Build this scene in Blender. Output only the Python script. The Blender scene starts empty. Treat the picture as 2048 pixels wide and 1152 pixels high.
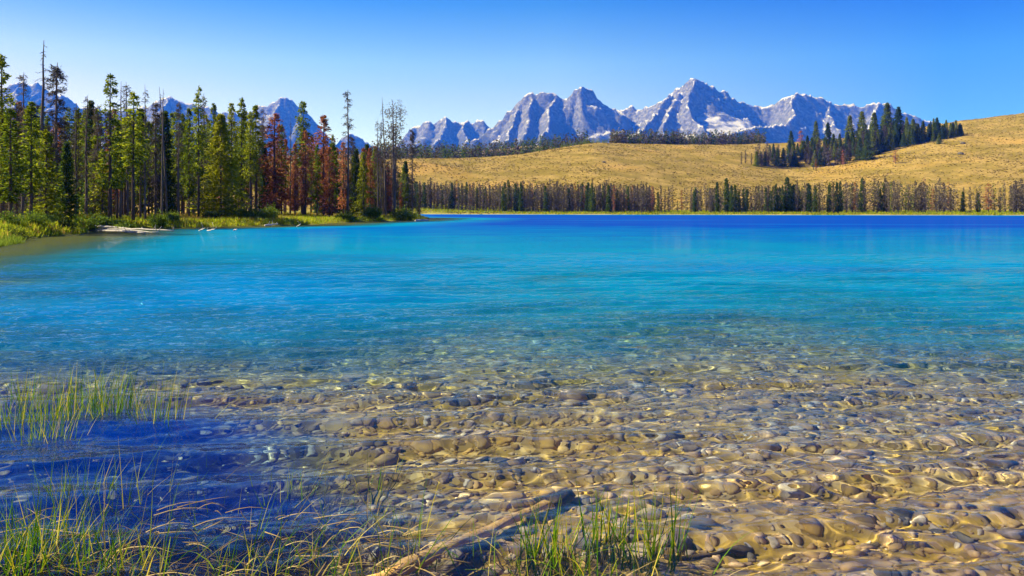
import bpy, math, random
import numpy as np
from mathutils import Vector, Matrix

# ------------------------------------------------------------------ camera, sky, sun
H, F, HY = 2.2, 1700.0, 419.0           # eye height, focal length in photo pixels, horizon row
C = bpy.context.scene.collection
sc = bpy.context.scene
cam = bpy.data.cameras.new('camera'); cam.sensor_width = 36.0
cam.lens = 36.0 * F / 2048.0; cam.shift_y = -(576 - HY) / 2048.0
cam.clip_start = 0.1; cam.clip_end = 40000
co = bpy.data.objects.new('camera', cam); C.objects.link(co)
co.location = (0, 0, H); co.rotation_euler = (math.pi / 2, 0, 0); sc.camera = co

SUN_EL = math.radians(40.0)
SUN_AZ = math.radians(-80.0)            # measured from +Y towards +X: the sun stands to the left, a little behind
sdir = Vector((math.sin(SUN_AZ) * math.cos(SUN_EL), math.cos(SUN_AZ) * math.cos(SUN_EL), math.sin(SUN_EL)))
w = bpy.data.worlds.new('World'); sc.world = w; w.use_nodes = True
nt = w.node_tree; nt.nodes.clear()
sky = nt.nodes.new('ShaderNodeTexSky'); sky.sky_type = 'NISHITA'; sky.sun_disc = False
sky.sun_elevation = SUN_EL; sky.sun_rotation = SUN_AZ
sky.altitude = 2000; sky.air_density = 1.0; sky.dust_density = 0.6; sky.ozone_density = 3.0
hsv = nt.nodes.new('ShaderNodeGamma'); hsv.inputs['Gamma'].default_value = 1.45   # a deep, contrasty mountain sky
bgn = nt.nodes.new('ShaderNodeBackground'); bgn.inputs['Strength'].default_value = 0.052
out = nt.nodes.new('ShaderNodeOutputWorld')
# the blue deepens with height and away from the sun, as a clear high-altitude sky does through a polarising filter
def _tint(src, stops, lo, hi):
    mr_ = nt.nodes.new('ShaderNodeMapRange'); nt.links.new(src, mr_.inputs[0]); mr_.inputs[1].default_value = lo; mr_.inputs[2].default_value = hi
    r_ = nt.nodes.new('ShaderNodeValToRGB'); e_ = r_.color_ramp.elements
    while len(e_) < len(stops): e_.new(0.5)
    for q_, (p_, c_) in zip(e_, stops): q_.position = (p_ - lo) / (hi - lo); q_.color = (*c_, 1)
    nt.links.new(mr_.outputs[0], r_.inputs[0]); return r_.outputs[0]
tcw = nt.nodes.new('ShaderNodeTexCoord'); sxyz = nt.nodes.new('ShaderNodeSeparateXYZ'); nt.links.new(tcw.outputs['Generated'], sxyz.inputs[0])
up_ = _tint(sxyz.outputs['Z'], [(0.0, (1.02, 0.72, 0.78)), (0.13, (0.98, 0.72, 0.78)), (0.168, (0.84, 0.74, 0.80)), (0.235, (0.24, 0.48, 0.78)), (0.5, (0.03, 0.26, 0.74)), (1.0, (0.02, 0.20, 0.62))], 0.0, 1.0)
side_ = _tint(sxyz.outputs['X'], [(-0.9, (1.2, 0.95, 1.0)), (-0.5, (1.15, 0.92, 1.0)), (-0.2, (1.0, 1.0, 1.0)), (0.05, (1.0, 1.02, 1.0)), (0.45, (0.24, 0.54, 1.0)), (0.9, (0.18, 0.50, 1.0))], -1.0, 1.0)
m1 = nt.nodes.new('ShaderNodeMix'); m1.data_type = 'RGBA'; m1.blend_type = 'MULTIPLY'; m1.inputs[0].default_value = 1.0
m2 = nt.nodes.new('ShaderNodeMix'); m2.data_type = 'RGBA'; m2.blend_type = 'MULTIPLY'; m2.inputs[0].default_value = 1.0
nt.links.new(sky.outputs[0], hsv.inputs['Color']); nt.links.new(hsv.outputs[0], m1.inputs[6]); nt.links.new(up_, m1.inputs[7])
nt.links.new(m1.outputs[2], m2.inputs[6]); nt.links.new(side_, m2.inputs[7]); nt.links.new(m2.outputs[2], bgn.inputs['Color'])
nt.links.new(bgn.outputs[0], out.inputs['Surface'])
sl = bpy.data.lights.new('sun', 'SUN'); sl.energy = 5.0; sl.angle = math.radians(0.5); sl.color = (1.0, 0.93, 0.82)
so = bpy.data.objects.new('sun', sl); C.objects.link(so); so.location = (-50, -10, 60)
so.rotation_euler = sdir.to_track_quat('Z', 'Y').to_euler()
CAUSTICS = True
if CAUSTICS: sl.cycles.is_caustics_light = True
sc.view_settings.view_transform = 'Standard'; sc.view_settings.look = 'None'
sc.view_settings.exposure = 1.25; sc.view_settings.gamma = 1.0; sc.view_settings.use_curve_mapping = False
sc.cycles.use_denoising = True
sc.cycles.max_bounces = 8; sc.cycles.transmission_bounces = 6; sc.cycles.transparent_max_bounces = 8
sc.cycles.diffuse_bounces = 3; sc.cycles.glossy_bounces = 3

# ------------------------------------------------------------------ helpers
rng = np.random.default_rng(7)

def px2w(px, py, D): return ((px - 1024) / F * D, D, H - (py - HY) / F * D)
def water_D(py): return H * F / (py - HY)
def water_pt(px, py):
    D = water_D(py); return ((px - 1024) / F * D, D)

def _hash(ix, iy, seed):
    h = (ix.astype(np.int64) * 374761393 + iy.astype(np.int64) * 668265263 + seed * 1442695041) & 0xFFFFFFFF
    h = ((h ^ (h >> 13)) * 1274126177) & 0xFFFFFFFF
    return (h ^ (h >> 16)) & 0xFFFFFFFF

def perlin(x, y, seed=0):
    x = np.asarray(x, float); y = np.asarray(y, float)
    x0 = np.floor(x); y0 = np.floor(y); fx = x - x0; fy = y - y0
    u = fx * fx * fx * (fx * (fx * 6 - 15) + 10); v = fy * fy * fy * (fy * (fy * 6 - 15) + 10)
    def g(dx, dy):
        a = _hash(x0 + dx, y0 + dy, seed) * (2 * math.pi / 4294967296.0)
        return np.cos(a) * (fx - dx) + np.sin(a) * (fy - dy)
    n0 = g(0, 0) * (1 - u) + g(1, 0) * u; n1 = g(0, 1) * (1 - u) + g(1, 1) * u
    return (n0 * (1 - v) + n1 * v) * 1.5

def fbm(x, y, octaves=4, seed=0, gain=0.5, ridged=False):
    s = 0; a = 1.0; t = 0
    for o in range(octaves):
        n = perlin(x * 2 ** o, y * 2 ** o, seed + o * 17)
        if ridged: n = 1 - 2 * np.abs(n)
        s = s + n * a; t += a; a *= gain
    return s / t

def sstep(a, b, x):
    t = np.clip((x - a) / (b - a), 0, 1); return t * t * (3 - 2 * t)

def mesh_np(name, V, quads=None, tris=None, smooth=False, mat=None):
    me = bpy.data.meshes.new(name)
    nq = 0 if quads is None else len(quads); ntz = 0 if tris is None else len(tris)
    me.vertices.add(len(V)); me.vertices.foreach_set('co', np.asarray(V, np.float32).ravel())
    loops = []
    if nq: loops.append(np.asarray(quads, np.int32).ravel())
    if ntz: loops.append(np.asarray(tris, np.int32).ravel())
    L = np.concatenate(loops)
    me.loops.add(len(L)); me.loops.foreach_set('vertex_index', L)
    st = np.concatenate([np.arange(nq) * 4, nq * 4 + np.arange(ntz) * 3]).astype(np.int32)
    me.polygons.add(nq + ntz); me.polygons.foreach_set('loop_start', st)
    if smooth: me.polygons.foreach_set('use_smooth', np.ones(nq + ntz, bool))
    me.update(calc_edges=True); me.validate()
    if mat: me.materials.append(mat)
    return me

class MB:
    """collects numpy pieces into one mesh"""
    def __init__(s): s.v = []; s.q = []; s.t = []; s.n = 0
    def add(s, V, quads=None, tris=None):
        V = np.asarray(V, float)
        if quads is not None and len(quads): s.q.append(np.asarray(quads) + s.n)
        if tris is not None and len(tris): s.t.append(np.asarray(tris) + s.n)
        s.v.append(V); s.n += len(V)
    def tube(s, pts, rad, sides=6, cap=True):
        pts = np.asarray(pts, float); n = len(pts)
        tan = np.gradient(pts, axis=0); tan /= np.linalg.norm(tan, axis=1)[:, None] + 1e-9
        ref = np.where(np.abs(tan[:, 2:3]) > 0.9, np.array([[1., 0, 0]]), np.array([[0, 0, 1.]]))
        a = np.cross(tan, ref); a /= np.linalg.norm(a, axis=1)[:, None] + 1e-9
        b = np.cross(tan, a)
        th = np.arange(sides) * 2 * math.pi / sides
        rad = np.broadcast_to(np.asarray(rad, float).reshape(n, -1), (n, sides))
        V = pts[:, None, :] + rad[:, :, None] * (np.cos(th)[None, :, None] * a[:, None, :] + np.sin(th)[None, :, None] * b[:, None, :])
        i = np.arange(n - 1)[:, None] * sides; j = np.arange(sides)[None, :]; k = (j + 1) % sides
        q = np.stack([i + j, i + k, i + sides + k, i + sides + j], -1).reshape(-1, 4)
        t = []
        V = V.reshape(-1, 3)
        if cap:
            V = np.vstack([V, pts[0], pts[-1]]); m = n * sides
            for jj in range(sides):
                t.append((jj, m, (jj + 1) % sides)); t.append(((n - 1) * sides + jj, (n - 1) * sides + (jj + 1) % sides, m + 1))
        s.add(V, q, t)
    def kites(s, P, d, length, width, r):
        """slender kite-shaped leaves / needle sprays: base P, direction d"""
        n = len(P); d = d / (np.linalg.norm(d, axis=1)[:, None] + 1e-9)
        rv = r.normal(size=(n, 3)); sd = np.cross(d, rv); sd /= np.linalg.norm(sd, axis=1)[:, None] + 1e-9
        length = np.broadcast_to(length, n)[:, None]; width = np.broadcast_to(width, n)[:, None]
        up = np.cross(sd, d)
        mid = P + d * length * 0.5 + up * width * 0.15
        V = np.stack([P, mid + sd * width * 0.5, P + d * length, mid - sd * width * 0.5], 1).reshape(-1, 3)
        s.add(V, np.arange(n * 4).reshape(-1, 4))
    def mesh(s, name, mat=None, smooth=False):
        return mesh_np(name, np.vstack(s.v), np.vstack(s.q) if s.q else None, np.vstack(s.t) if s.t else None, smooth, mat)

def link(name, data, parent=None, loc=None):
    o = bpy.data.objects.new(name, data); C.objects.link(o)
    if parent: o.parent = parent
    if loc is not None: o.location = loc
    return o
def tag(o, label=None, cat=None, group=None, kind=None):
    if label: o['label'] = label
    if cat: o['category'] = cat
    if group: o['group'] = group
    if kind: o['kind'] = kind
    return o
def thing(name, label, cat, loc, group=None, rz=0.0, s=1.0):
    o = link(name, None, loc=loc); o.rotation_euler = (0, 0, rz); o.scale = (s, s, s) if np.isscalar(s) else s
    o.empty_display_size = 0.2
    return tag(o, label, cat, group)

# ------------------------------------------------------------------ materials
def new_mat(name):
    m = bpy.data.materials.new(name); m.use_nodes = True; t = m.node_tree; t.nodes.clear()
    o = t.nodes.new('ShaderNodeOutputMaterial'); return m, t, o
def N(t, typ, **kw):
    n = t.nodes.new(typ)
    for k, v in kw.items():
        if k in n.inputs: 
            n.inputs[k].default_value = v
        else: setattr(n, k, v)
    return n
def ramp(t, fac, stops, interp='LINEAR'):
    r = t.nodes.new('ShaderNodeValToRGB'); r.color_ramp.interpolation = interp
    e = r.color_ramp.elements
    while len(e) < len(stops): e.new(0.5)
    for i, (p, c) in enumerate(stops): e[i].position = p; e[i].color = (*c, 1) if len(c) == 3 else c
    if fac is not None: t.links.new(fac, r.inputs[0])
    return r.outputs[0]
def mixc(t, fac, a, b, mode='MIX'):
    m = t.nodes.new('ShaderNodeMix'); m.data_type = 'RGBA'; m.blend_type = mode
    for inp, v in ((m.inputs[0], fac), (m.inputs[6], a), (m.inputs[7], b)):
        if hasattr(v, 'is_output'): t.links.new(v, inp)
        elif isinstance(v, (int, float)): inp.default_value = v
        else: inp.default_value = (*v, 1)
    return m.outputs[2]
def math_(t, op, a, b=None, c=None, clamp=False):
    m = t.nodes.new('ShaderNodeMath'); m.operation = op; m.use_clamp = clamp
    for i, v in enumerate((a, b, c)):
        if v is None: continue
        if hasattr(v, 'is_output'): t.links.new(v, m.inputs[i])
        else: m.inputs[i].default_value = v
    return m.outputs[0]
def smap(t, v, a, b, lo=0.0, hi=1.0):
    m = t.nodes.new('ShaderNodeMapRange'); m.interpolation_type = 'SMOOTHSTEP'
    t.links.new(v, m.inputs[0])
    for i, x in enumerate((a, b, lo, hi)): m.inputs[i + 1].default_value = x
    return m.outputs[0]
def noise(t, scale, detail=4, rough=0.55, vec=None, dist=0.0):
    n = t.nodes.new('ShaderNodeTexNoise'); n.inputs['Scale'].default_value = scale
    n.inputs['Detail'].default_value = detail; n.inputs['Roughness'].default_value = rough; n.inputs['Distortion'].default_value = dist
    if vec is not None: t.links.new(vec, n.inputs['Vector'])
    return n.outputs['Fac']
def pos(t): return t.nodes.new('ShaderNodeNewGeometry').outputs['Position']
def scaled(t, vec, s):
    m = t.nodes.new('ShaderNodeMapping'); t.links.new(vec, m.inputs[0]); m.inputs['Scale'].default_value = s
    return m.outputs[0]
def attr(t, name):
    a = t.nodes.new('ShaderNodeAttribute'); a.attribute_name = name; return a.outputs['Fac']
def principled(t, out, color, rough=0.8, spec=0.2, bump=None, bstr=0.3, bdist=0.02):
    p = t.nodes.new('ShaderNodeBsdfPrincipled')
    if hasattr(color, 'is_output'): t.links.new(color, p.inputs['Base Color'])
    else: p.inputs['Base Color'].default_value = (*color, 1)
    if hasattr(rough, 'is_output'): t.links.new(rough, p.inputs['Roughness'])
    else: p.inputs['Roughness'].default_value = rough
    p.inputs['Specular IOR Level'].default_value = spec
    if bump is not None:
        b = t.nodes.new('ShaderNodeBump'); b.inputs['Strength'].default_value = bstr; b.inputs['Distance'].default_value = bdist
        t.links.new(bump, b.inputs['Height']); t.links.new(b.outputs[0], p.inputs['Normal'])
    if out is not None: t.links.new(p.outputs[0], out.inputs['Surface'])
    return p

def island(t): return t.nodes.new('ShaderNodeNewGeometry').outputs['Random Per Island']
def objrnd(t): return t.nodes.new('ShaderNodeObjectInfo').outputs['Random']

def leaf_mat(name, stops, trans=0.48, tree_var=0.35):
    m, t, o = new_mat(name)
    f = math_(t, 'ADD', math_(t, 'MULTIPLY', island(t), 1 - tree_var), math_(t, 'MULTIPLY', objrnd(t), tree_var))
    col = ramp(t, f, stops)
    d = t.nodes.new('ShaderNodeBsdfDiffuse'); t.links.new(col, d.inputs[0])
    tr = t.nodes.new('ShaderNodeBsdfTranslucent'); t.links.new(col, tr.inputs[0])
    mx = t.nodes.new('ShaderNodeMixShader'); mx.inputs[0].default_value = trans
    t.links.new(d.outputs[0], mx.inputs[1]); t.links.new(tr.outputs[0], mx.inputs[2]); t.links.new(mx.outputs[0], o.inputs[0])
    return m
def bark_mat(name, a, b, scale=6.0):
    m, t, o = new_mat(name)
    tc = t.nodes.new('ShaderNodeTexCoord').outputs['Object']
    n = noise(t, scale, 5, 0.6, scaled(t, tc, (1, 1, 0.2)))
    col = mixc(t, math_(t, 'MULTIPLY', objrnd(t), 0.4), ramp(t, n, [(0.3, a), (0.7, b)]), tuple(x * 0.6 for x in a))
    principled(t, o, col, 0.9, 0.1, n, 0.6, 0.05)
    return m

M = {}
M['needles'] = leaf_mat('pine needles', [(0.0, (0.035, 0.065, 0.008)), (0.35, (0.10, 0.145, 0.010)), (0.7, (0.26, 0.30, 0.014)), (1.0, (0.46, 0.46, 0.02))])
M['needles_yellow'] = leaf_mat('yellow green needles', [(0.0, (0.07, 0.11, 0.010)), (0.5, (0.22, 0.24, 0.012)), (1.0, (0.42, 0.39, 0.02))])
M['needles_dark'] = leaf_mat('dark fir needles', [(0.0, (0.018, 0.042, 0.010)), (0.5, (0.055, 0.10, 0.014)), (1.0, (0.16, 0.20, 0.02))])
M['needles_rust'] = leaf_mat('rust red needles', [(0.0, (0.09, 0.03, 0.013)), (0.5, (0.30, 0.105, 0.04)), (1.0, (0.55, 0.26, 0.11))])
M['needles_dead'] = leaf_mat('grey brown needles', [(0.0, (0.032, 0.027, 0.018)), (0.5, (0.105, 0.086, 0.055)), (1.0, (0.24, 0.195, 0.13))], 0.15)
M['twigs'] = bark_mat('grey dead wood', (0.075, 0.058, 0.045), (0.19, 0.15, 0.125))
M['bark'] = bark_mat('brown bark', (0.05, 0.035, 0.025), (0.13, 0.09, 0.065))
M['bleached'] = bark_mat('bleached driftwood', (0.42, 0.37, 0.31), (0.72, 0.66, 0.58), 3.0)
M['shrub'] = leaf_mat('willow leaves', [(0.0, (0.05, 0.10, 0.012)), (0.5, (0.13, 0.20, 0.02)), (1.0, (0.30, 0.36, 0.04))])
M['shrub_dark'] = leaf_mat('dark sedge leaves', [(0.0, (0.015, 0.03, 0.008)), (0.6, (0.05, 0.08, 0.012)), (1.0, (0.13, 0.16, 0.02))])  # a darker leaf green for some of the shore shrubs
M['meadow'] = leaf_mat('shore grass', [(0.0, (0.11, 0.18, 0.010)), (0.45, (0.30, 0.36, 0.016)), (0.75, (0.52, 0.50, 0.025)), (1.0, (0.66, 0.48, 0.05))])
M['golden'] = leaf_mat('dry golden grass', [(0.0, (0.22, 0.14, 0.03)), (0.6, (0.46, 0.29, 0.05)), (1.0, (0.6, 0.4, 0.1))])
M['blade'] = leaf_mat('sedge blades', [(0.0, (0.030, 0.10, 0.006)), (0.35, (0.09, 0.22, 0.010)), (0.6, (0.24, 0.36, 0.014)), (0.8, (0.58, 0.46, 0.02)), (1.0, (0.75, 0.62, 0.22))], 0.4, 0.1)
M['straw'] = leaf_mat('matted straw blades', [(0.0, (0.10, 0.07, 0.03)), (0.5, (0.32, 0.22, 0.08)), (1.0, (0.60, 0.46, 0.2))], 0.25, 0.1)
M['sage'] = leaf_mat('sagebrush leaves', [(0.0, (0.10, 0.08, 0.02)), (0.5, (0.20, 0.145, 0.03)), (1.0, (0.34, 0.23, 0.05))], 0.2)

# ------------------------------------------------------------------ terrain functions
def poly_sd(P, x, y):
    """signed distance to polygon, positive inside"""
    P = np.asarray(P, float); d = np.full(x.shape, 1e18); ins = np.zeros(x.shape, bool)
    for i in range(len(P)):
        a = P[i]; b = P[(i + 1) % len(P)]; e = b - a
        t = np.clip(((x - a[0]) * e[0] + (y - a[1]) * e[1]) / (e @ e + 1e-12), 0, 1)
        d = np.minimum(d, (x - a[0] - t * e[0]) ** 2 + (y - a[1] - t * e[1]) ** 2)
        c = ((a[1] > y) != (b[1] > y)) & (x < e[0] * (y - a[1]) / (e[1] + (abs(e[1]) < 1e-12) * 1e-12) + a[0])
        ins ^= c
    d = np.sqrt(d); return np.where(ins, d, -d)

SHORE_L = [(-1300, 660), (-480, 555), (-60, 496), (25, 483), (70, 475), (150, 471), (172, 466), (186, 461), (230, 458.5), (300, 457), (350, 456), (420, 454.5), (480, 453), (540, 451.5), (610, 450.5), (660, 447), (700, 445), (745, 443.5), (790, 442), (830, 439.5), (858, 437.5)]
left_poly = [water_pt(a, b) for a, b in SHORE_L]
left_poly += [(-22, 215), (-38, 235), (-52, 290), (-58, 380), (-90, 560), (-900, 560), (-900, 10), (-40, 8)]
near_poly = [(-40, 26), (-16, 13), (-9.2, 8.6), (-6.4, 5.0), (-3.5, 3.2), (0, 2.6), (8, 2.4), (40, 2), (40, -30), (-60, -30)]
def D_far(u): return np.interp(u, [-2.5, -0.6, -0.12, 0.1, 0.3, 0.6, 2.5], [430, 430, 415, 372, 350, 322, 290])

CR_px = [-2000, 500, 760, 830, 960, 1040, 1100, 1150, 1190, 1250, 1350, 1500, 1560, 1650, 1750, 1850, 1920, 1980, 2048, 2200, 2500, 4000]
CR_py = [330, 326, 322, 320, 318, 312, 302, 294, 288.5, 290, 292, 291, 289, 283, 271, 256, 244.5, 237, 229, 217, 205, 200]
CR_D = [640, 620, 630, 640, 680, 700, 730, 750, 760, 780, 800, 830, 850, 850, 850, 850, 850, 850, 850, 850, 850, 850]
def ground(x, y):
    x = np.asarray(x, float); y = np.asarray(y, float)
    D = np.maximum(y, 0.5); u = x / D; px = 1024 + u * F
    rip = fbm(x / 9, y / 9, 2, 3) * 0.25
    sdl = poly_sd(left_poly, x, y) + fbm(x / 4, y / 4, 3, 11) * np.clip(y / 60, 0.1, 1) * 1.2
    sdn = poly_sd(near_poly, x, y)
    sdf = y - D_far(u) + fbm(x / 25, y / 25, 2, 5) * 4
    # land heights
    zl = 0.55 * sstep(0, 2.5, sdl) + 0.55 * sstep(2, 22, sdl) + 0.9 * sstep(15, 90, sdl) + fbm(x / 6, y / 6, 3, 2) * 0.12 * sstep(0, 5, sdl)
    zl = zl + 0.2 * sstep(0.1, 1.3, sdl) * sstep(-33.5, -36.5, x) * (1 - sstep(82, 95, y))     # the undercut bank
    zn = 0.35 * sstep(0, 2.5, sdn)
    zc = H + (HY - np.interp(px, CR_px, CR_py)) / F * np.interp(px, CR_px, CR_D)
    Dc = np.interp(px, CR_px, CR_D)
    D0 = 392.0
    t = np.clip((y - D0) / (Dc - D0), 0, 1.0)
    prof = 0.5 * t ** 1.25 + 0.5 * sstep(0, 1, t)
    hill = zc * prof
    # swale behind which the fir grove stands
    sw = np.exp(-(((px - 1600) / 170) ** 2)) * np.exp(-(((t - 0.55) / 0.22) ** 2)); hill = hill - 9.0 * sw
    hill = hill + fbm(x / 90, y / 90, 3, 21) * 3.5 * sstep(0.05, 0.35, t) * (1 - 0.7 * sstep(0.8, 1, t)) + fbm(x / 22, y / 22, 2, 23) * 0.5 * sstep(0.05, 0.3, t)
    back = np.clip(y - Dc, 0, None)
    hill = np.where(y > Dc, zc - 0.015 * back - 6 * sstep(0, 120, back), hill)
    # wooded rise far behind
    w_py = np.interp(px, [300, 600, 830, 930, 1000, 1040, 1075, 1130, 1180, 1260, 1400], [330, 312, 308, 306, 300, 295, 293, 296, 300, 312, 330])
    rise = H + (HY - w_py) / F * 2100.0
    rr = np.exp(-((y - 2100) / 420.0) ** 2)
    hill = np.where(y > Dc + 200, np.maximum(hill * (1 - sstep(1100, 1500, y)) + 45 * sstep(1100, 1500, y), rise * rr), hill)
    zf = 0.5 * sstep(0, 4, sdf) + 0.8 * sstep(4, 30, sdf) + hill
    # lake bed depth
    dn = np.clip(-sdn, 0, None); dl = np.clip(-sdl, 0, None); df = np.clip(-sdf, 0, None)
    dep_n = 0.13 + np.interp(dn, [0, 2, 5, 9, 16, 38, 60, 90, 130], [0.0, 0.08, 0.20, 0.42, 1.15, 2.1, 2.9, 4.2, 8.0]) - 0.13 * np.exp(-dn / 0.8)
    dep_n = dep_n + 1.1 * np.exp(-((x + 9) / 7) ** 2 - ((y - 19) / 8) ** 2)
    dep = np.minimum(dep_n * (1 + 0.35 * fbm(x / 6, y / 4, 3, 311)), 0.07 * dl + (0.0070 + 0.006 * (1 - sstep(25, 70, y))) * dl * dl); dep = np.minimum(dep, 0.1 * df)
    dep = dep + rip * np.clip(dep, 0, 1) * 0.5
    dep = dep + 0.46 * (1 - sstep(1.5, 3.5, x + 0.55 * y + 0.5 * fbm(x, y, 2, 9))) * (1 - sstep(8.6, 10.5, y)) * sstep(4.9, 6.2, y) * (sdn < -0.3)
    mud = np.exp(-(((x + 1.9) / 1.5) ** 2 + ((y - 5.35) / 0.75) ** 2)); dep = dep - 0.10 * mud
    dep = np.maximum(dep, np.where((dl > 0.3) & (df > 0.3) & (dn > 0.3), 0.03, 0.0))
    z = np.where(sdl > 0, zl, np.where(sdf > 0, zf, np.where(sdn > 0, zn, -dep)))
    z = np.where((sdl > 0) & (sdf > 0), np.maximum(zl, zf), z)
    return z
def gz(x, y): return float(ground(np.array([x]), np.array([y]))[0])
_Dm = np.concatenate([np.arange(40, 420, 1.0), np.arange(420, 1100, 4.0)])
def hit(px, py):
    """where the sight line through a photo pixel meets the land"""
    zz = H - (py - HY) / F * _Dm; g = ground((px - 1024) / F * _Dm, _Dm)
    k = np.nonzero(g > zz)[0]; D = _Dm[k[0]] if len(k) else 900.0
    x = (px - 1024) / F * D; return x, D, gz(x, D)

def fan(rows, cols):
    D, U = np.meshgrid(rows, cols, indexing='ij'); return D * U, D
def grid_quads(nr, nc):
    i = np.arange(nr - 1)[:, None] * nc; j = np.arange(nc - 1)[None, :]
    return np.stack([i + j, i + j + 1, i + nc + j + 1, i + nc + j], -1).reshape(-1, 4)
cols = np.concatenate([np.linspace(-2.6, -0.76, 40), np.linspace(-0.75, 0.75, 330), np.linspace(0.76, 2.6, 40)])
rows = np.exp(np.arange(math.log(1.5), math.log(6500), 0.0155))
gx, gy = fan(rows, cols); g = ground(gx, gy)
V = np.stack([gx, gy, g], -1).reshape(-1, 3); Q = grid_quads(len(rows), len(cols))
fz = V[Q][:, :, 2].max(1); wet = (fz < 0.0) & (V[Q][:, :, 1].max(1) < 450)
def sub(Qs):
    u, inv = np.unique(Qs, return_inverse=True); return V[u], inv.reshape(-1, 4)

# materials of the land: kind of cover follows height and distance from the lake
m, t, o = new_mat('land'); P = pos(t)
sep = t.nodes.new('ShaderNodeSeparateXYZ'); t.links.new(P, sep.inputs[0])
n1 = noise(t, 0.05, 6, 0.6, P); n2 = noise(t, 0.45, 6, 0.75, P); n3 = noise(t, 0.012, 3, 0.5, P)
gold = ramp(t, n2, [(0.3, (0.15, 0.085, 0.012)), (0.5, (0.31, 0.215, 0.05)), (0.72, (0.44, 0.31, 0.095))])
gold = mixc(t, smap(t, n1, 0.40, 0.60), gold, (0.20, 0.145, 0.022))
gold = mixc(t, smap(t, n3, 0.55, 0.72, 0, 0.6), gold, (0.46, 0.27, 0.06))
green = ramp(t, n2, [(0.25, (0.10, 0.13, 0.012)), (0.55, (0.26, 0.27, 0.018)), (0.8, (0.46, 0.34, 0.04))])
forestfl = ramp(t, n2, [(0.3, (0.16, 0.12, 0.02)), (0.7, (0.46, 0.30, 0.05))])
sand = (0.42, 0.33, 0.18)
zz = sep.outputs['Z']
near = mixc(t, smap(t, zz, 0.75, 1.25), green, forestfl)
far = mixc(t, smap(t, zz, 0.9, 2.2), ramp(t, n2, [(0.3, (0.13, 0.16, 0.02)), (0.7, (0.30, 0.26, 0.05))]), gold)
col = mixc(t, smap(t, sep.outputs['Y'], 270, 300), near, far)
col = mixc(t, smap(t, zz, 0.05, 0.30, 1.0, 0.0), col, mixc(t, smap(t, sep.outputs['Y'], 270, 300), (0.20, 0.20, 0.035), sand))
principled(t, o, col, 0.95, 0.05, n2, 0.8, 0.4)
M['land'] = m
m, t, o = new_mat('lake bed'); P = pos(t)
n1 = noise(t, 1.3, 4, 0.6, P); n2 = noise(t, 9, 5, 0.65, P); n3 = noise(t, 0.35, 3, 0.5, P)
vor = t.nodes.new('ShaderNodeTexVoronoi'); vor.inputs['Scale'].default_value = 9; t.links.new(P, vor.inputs['Vector'])
peb = ramp(t, vor.outputs['Color'], [(0.15, (0.14, 0.085, 0.03)), (0.5, (0.44, 0.29, 0.085)), (0.9, (0.66, 0.48, 0.20))])
algae = ramp(t, n2, [(0.3, (0.17, 0.10, 0.015)), (0.7, (0.52, 0.34, 0.05))])
col = mixc(t, smap(t, n1, 0.40, 0.60), peb, algae)
sb_ = t.nodes.new('ShaderNodeSeparateXYZ'); t.links.new(P, sb_.inputs[0])
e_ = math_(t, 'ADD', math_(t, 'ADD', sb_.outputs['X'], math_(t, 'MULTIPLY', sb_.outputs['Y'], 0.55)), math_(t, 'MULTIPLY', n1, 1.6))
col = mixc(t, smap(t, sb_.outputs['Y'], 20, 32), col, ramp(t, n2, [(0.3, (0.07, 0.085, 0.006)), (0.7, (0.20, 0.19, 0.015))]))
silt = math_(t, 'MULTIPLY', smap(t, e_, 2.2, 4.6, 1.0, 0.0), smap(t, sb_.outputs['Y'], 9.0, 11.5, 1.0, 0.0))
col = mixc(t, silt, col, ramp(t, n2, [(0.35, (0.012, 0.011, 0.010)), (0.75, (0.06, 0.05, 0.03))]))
principled(t, o, col, 0.9, 0.1, vor.outputs['Distance'], 0.5, 0.05)
M['bed'] = m

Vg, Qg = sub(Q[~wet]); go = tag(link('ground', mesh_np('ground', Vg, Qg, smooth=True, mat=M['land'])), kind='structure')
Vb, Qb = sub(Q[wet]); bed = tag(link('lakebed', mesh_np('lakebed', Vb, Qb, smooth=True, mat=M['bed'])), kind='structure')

# ------------------------------------------------------------------ water: real ripples near by, fine relief farther out
wrows = np.concatenate([np.exp(np.arange(math.log(1.6), math.log(4.2), 0.02)), np.exp(np.arange(math.log(4.2), math.log(48), 0.0043)), np.exp(np.arange(math.log(48.2), math.log(470), 0.02))])
wcols = np.concatenate([np.linspace(-2.6, -0.79, 50), np.linspace(-0.78, 0.78, 340), np.linspace(0.79, 2.6, 50)])
wx, wy = fan(wrows, wcols)
cell = wy * 0.0046
wr = np.random.default_rng(5); wz = np.zeros_like(wx)
for lam0, lam1, cnt, slope, spread in ((0.75, 1.15, 6, 0.17, 0.07), (0.30, 0.62, 16, 0.10, 0.45), (0.13, 0.30, 30, 0.13, 0.8), (1.6, 3.5, 5, 0.012, 0.5)):
    for k in range(cnt):
        lam = wr.uniform(lam0, lam1); a = -math.pi / 2 + 0.12 + wr.normal(0, spread); kk = 2 * math.pi / lam
        amp = slope / kk / math.sqrt(cnt) * 1.41
        wgt = sstep(1.5, 3.0, lam / cell)
        ph = kk * (math.cos(a) * wx + math.sin(a) * wy) + wr.uniform(0, 6.28) + 0.5 * fbm(wx / (lam * 4), wy / (lam * 4), 1, 40 + k)
        wz += amp * np.sin(ph) * wgt
calm = 0.45 + 0.55 * sstep(-4.5, 1.5, wx + (wy - 7.5) * 0.9)      # sheltered by the reeds on the near bank
calm = np.where(wy > 14, 1.0, calm + (1 - calm) * sstep(8.5, 14, wy))
gust = 0.8 + 0.5 * fbm(wx / 3, wy / 2, 2, 77)
wz = wz * calm * gust * (1 - sstep(26, 48, wy))
wg = ground(wx, wy); depth = np.clip(-wg, 0, 20)
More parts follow.
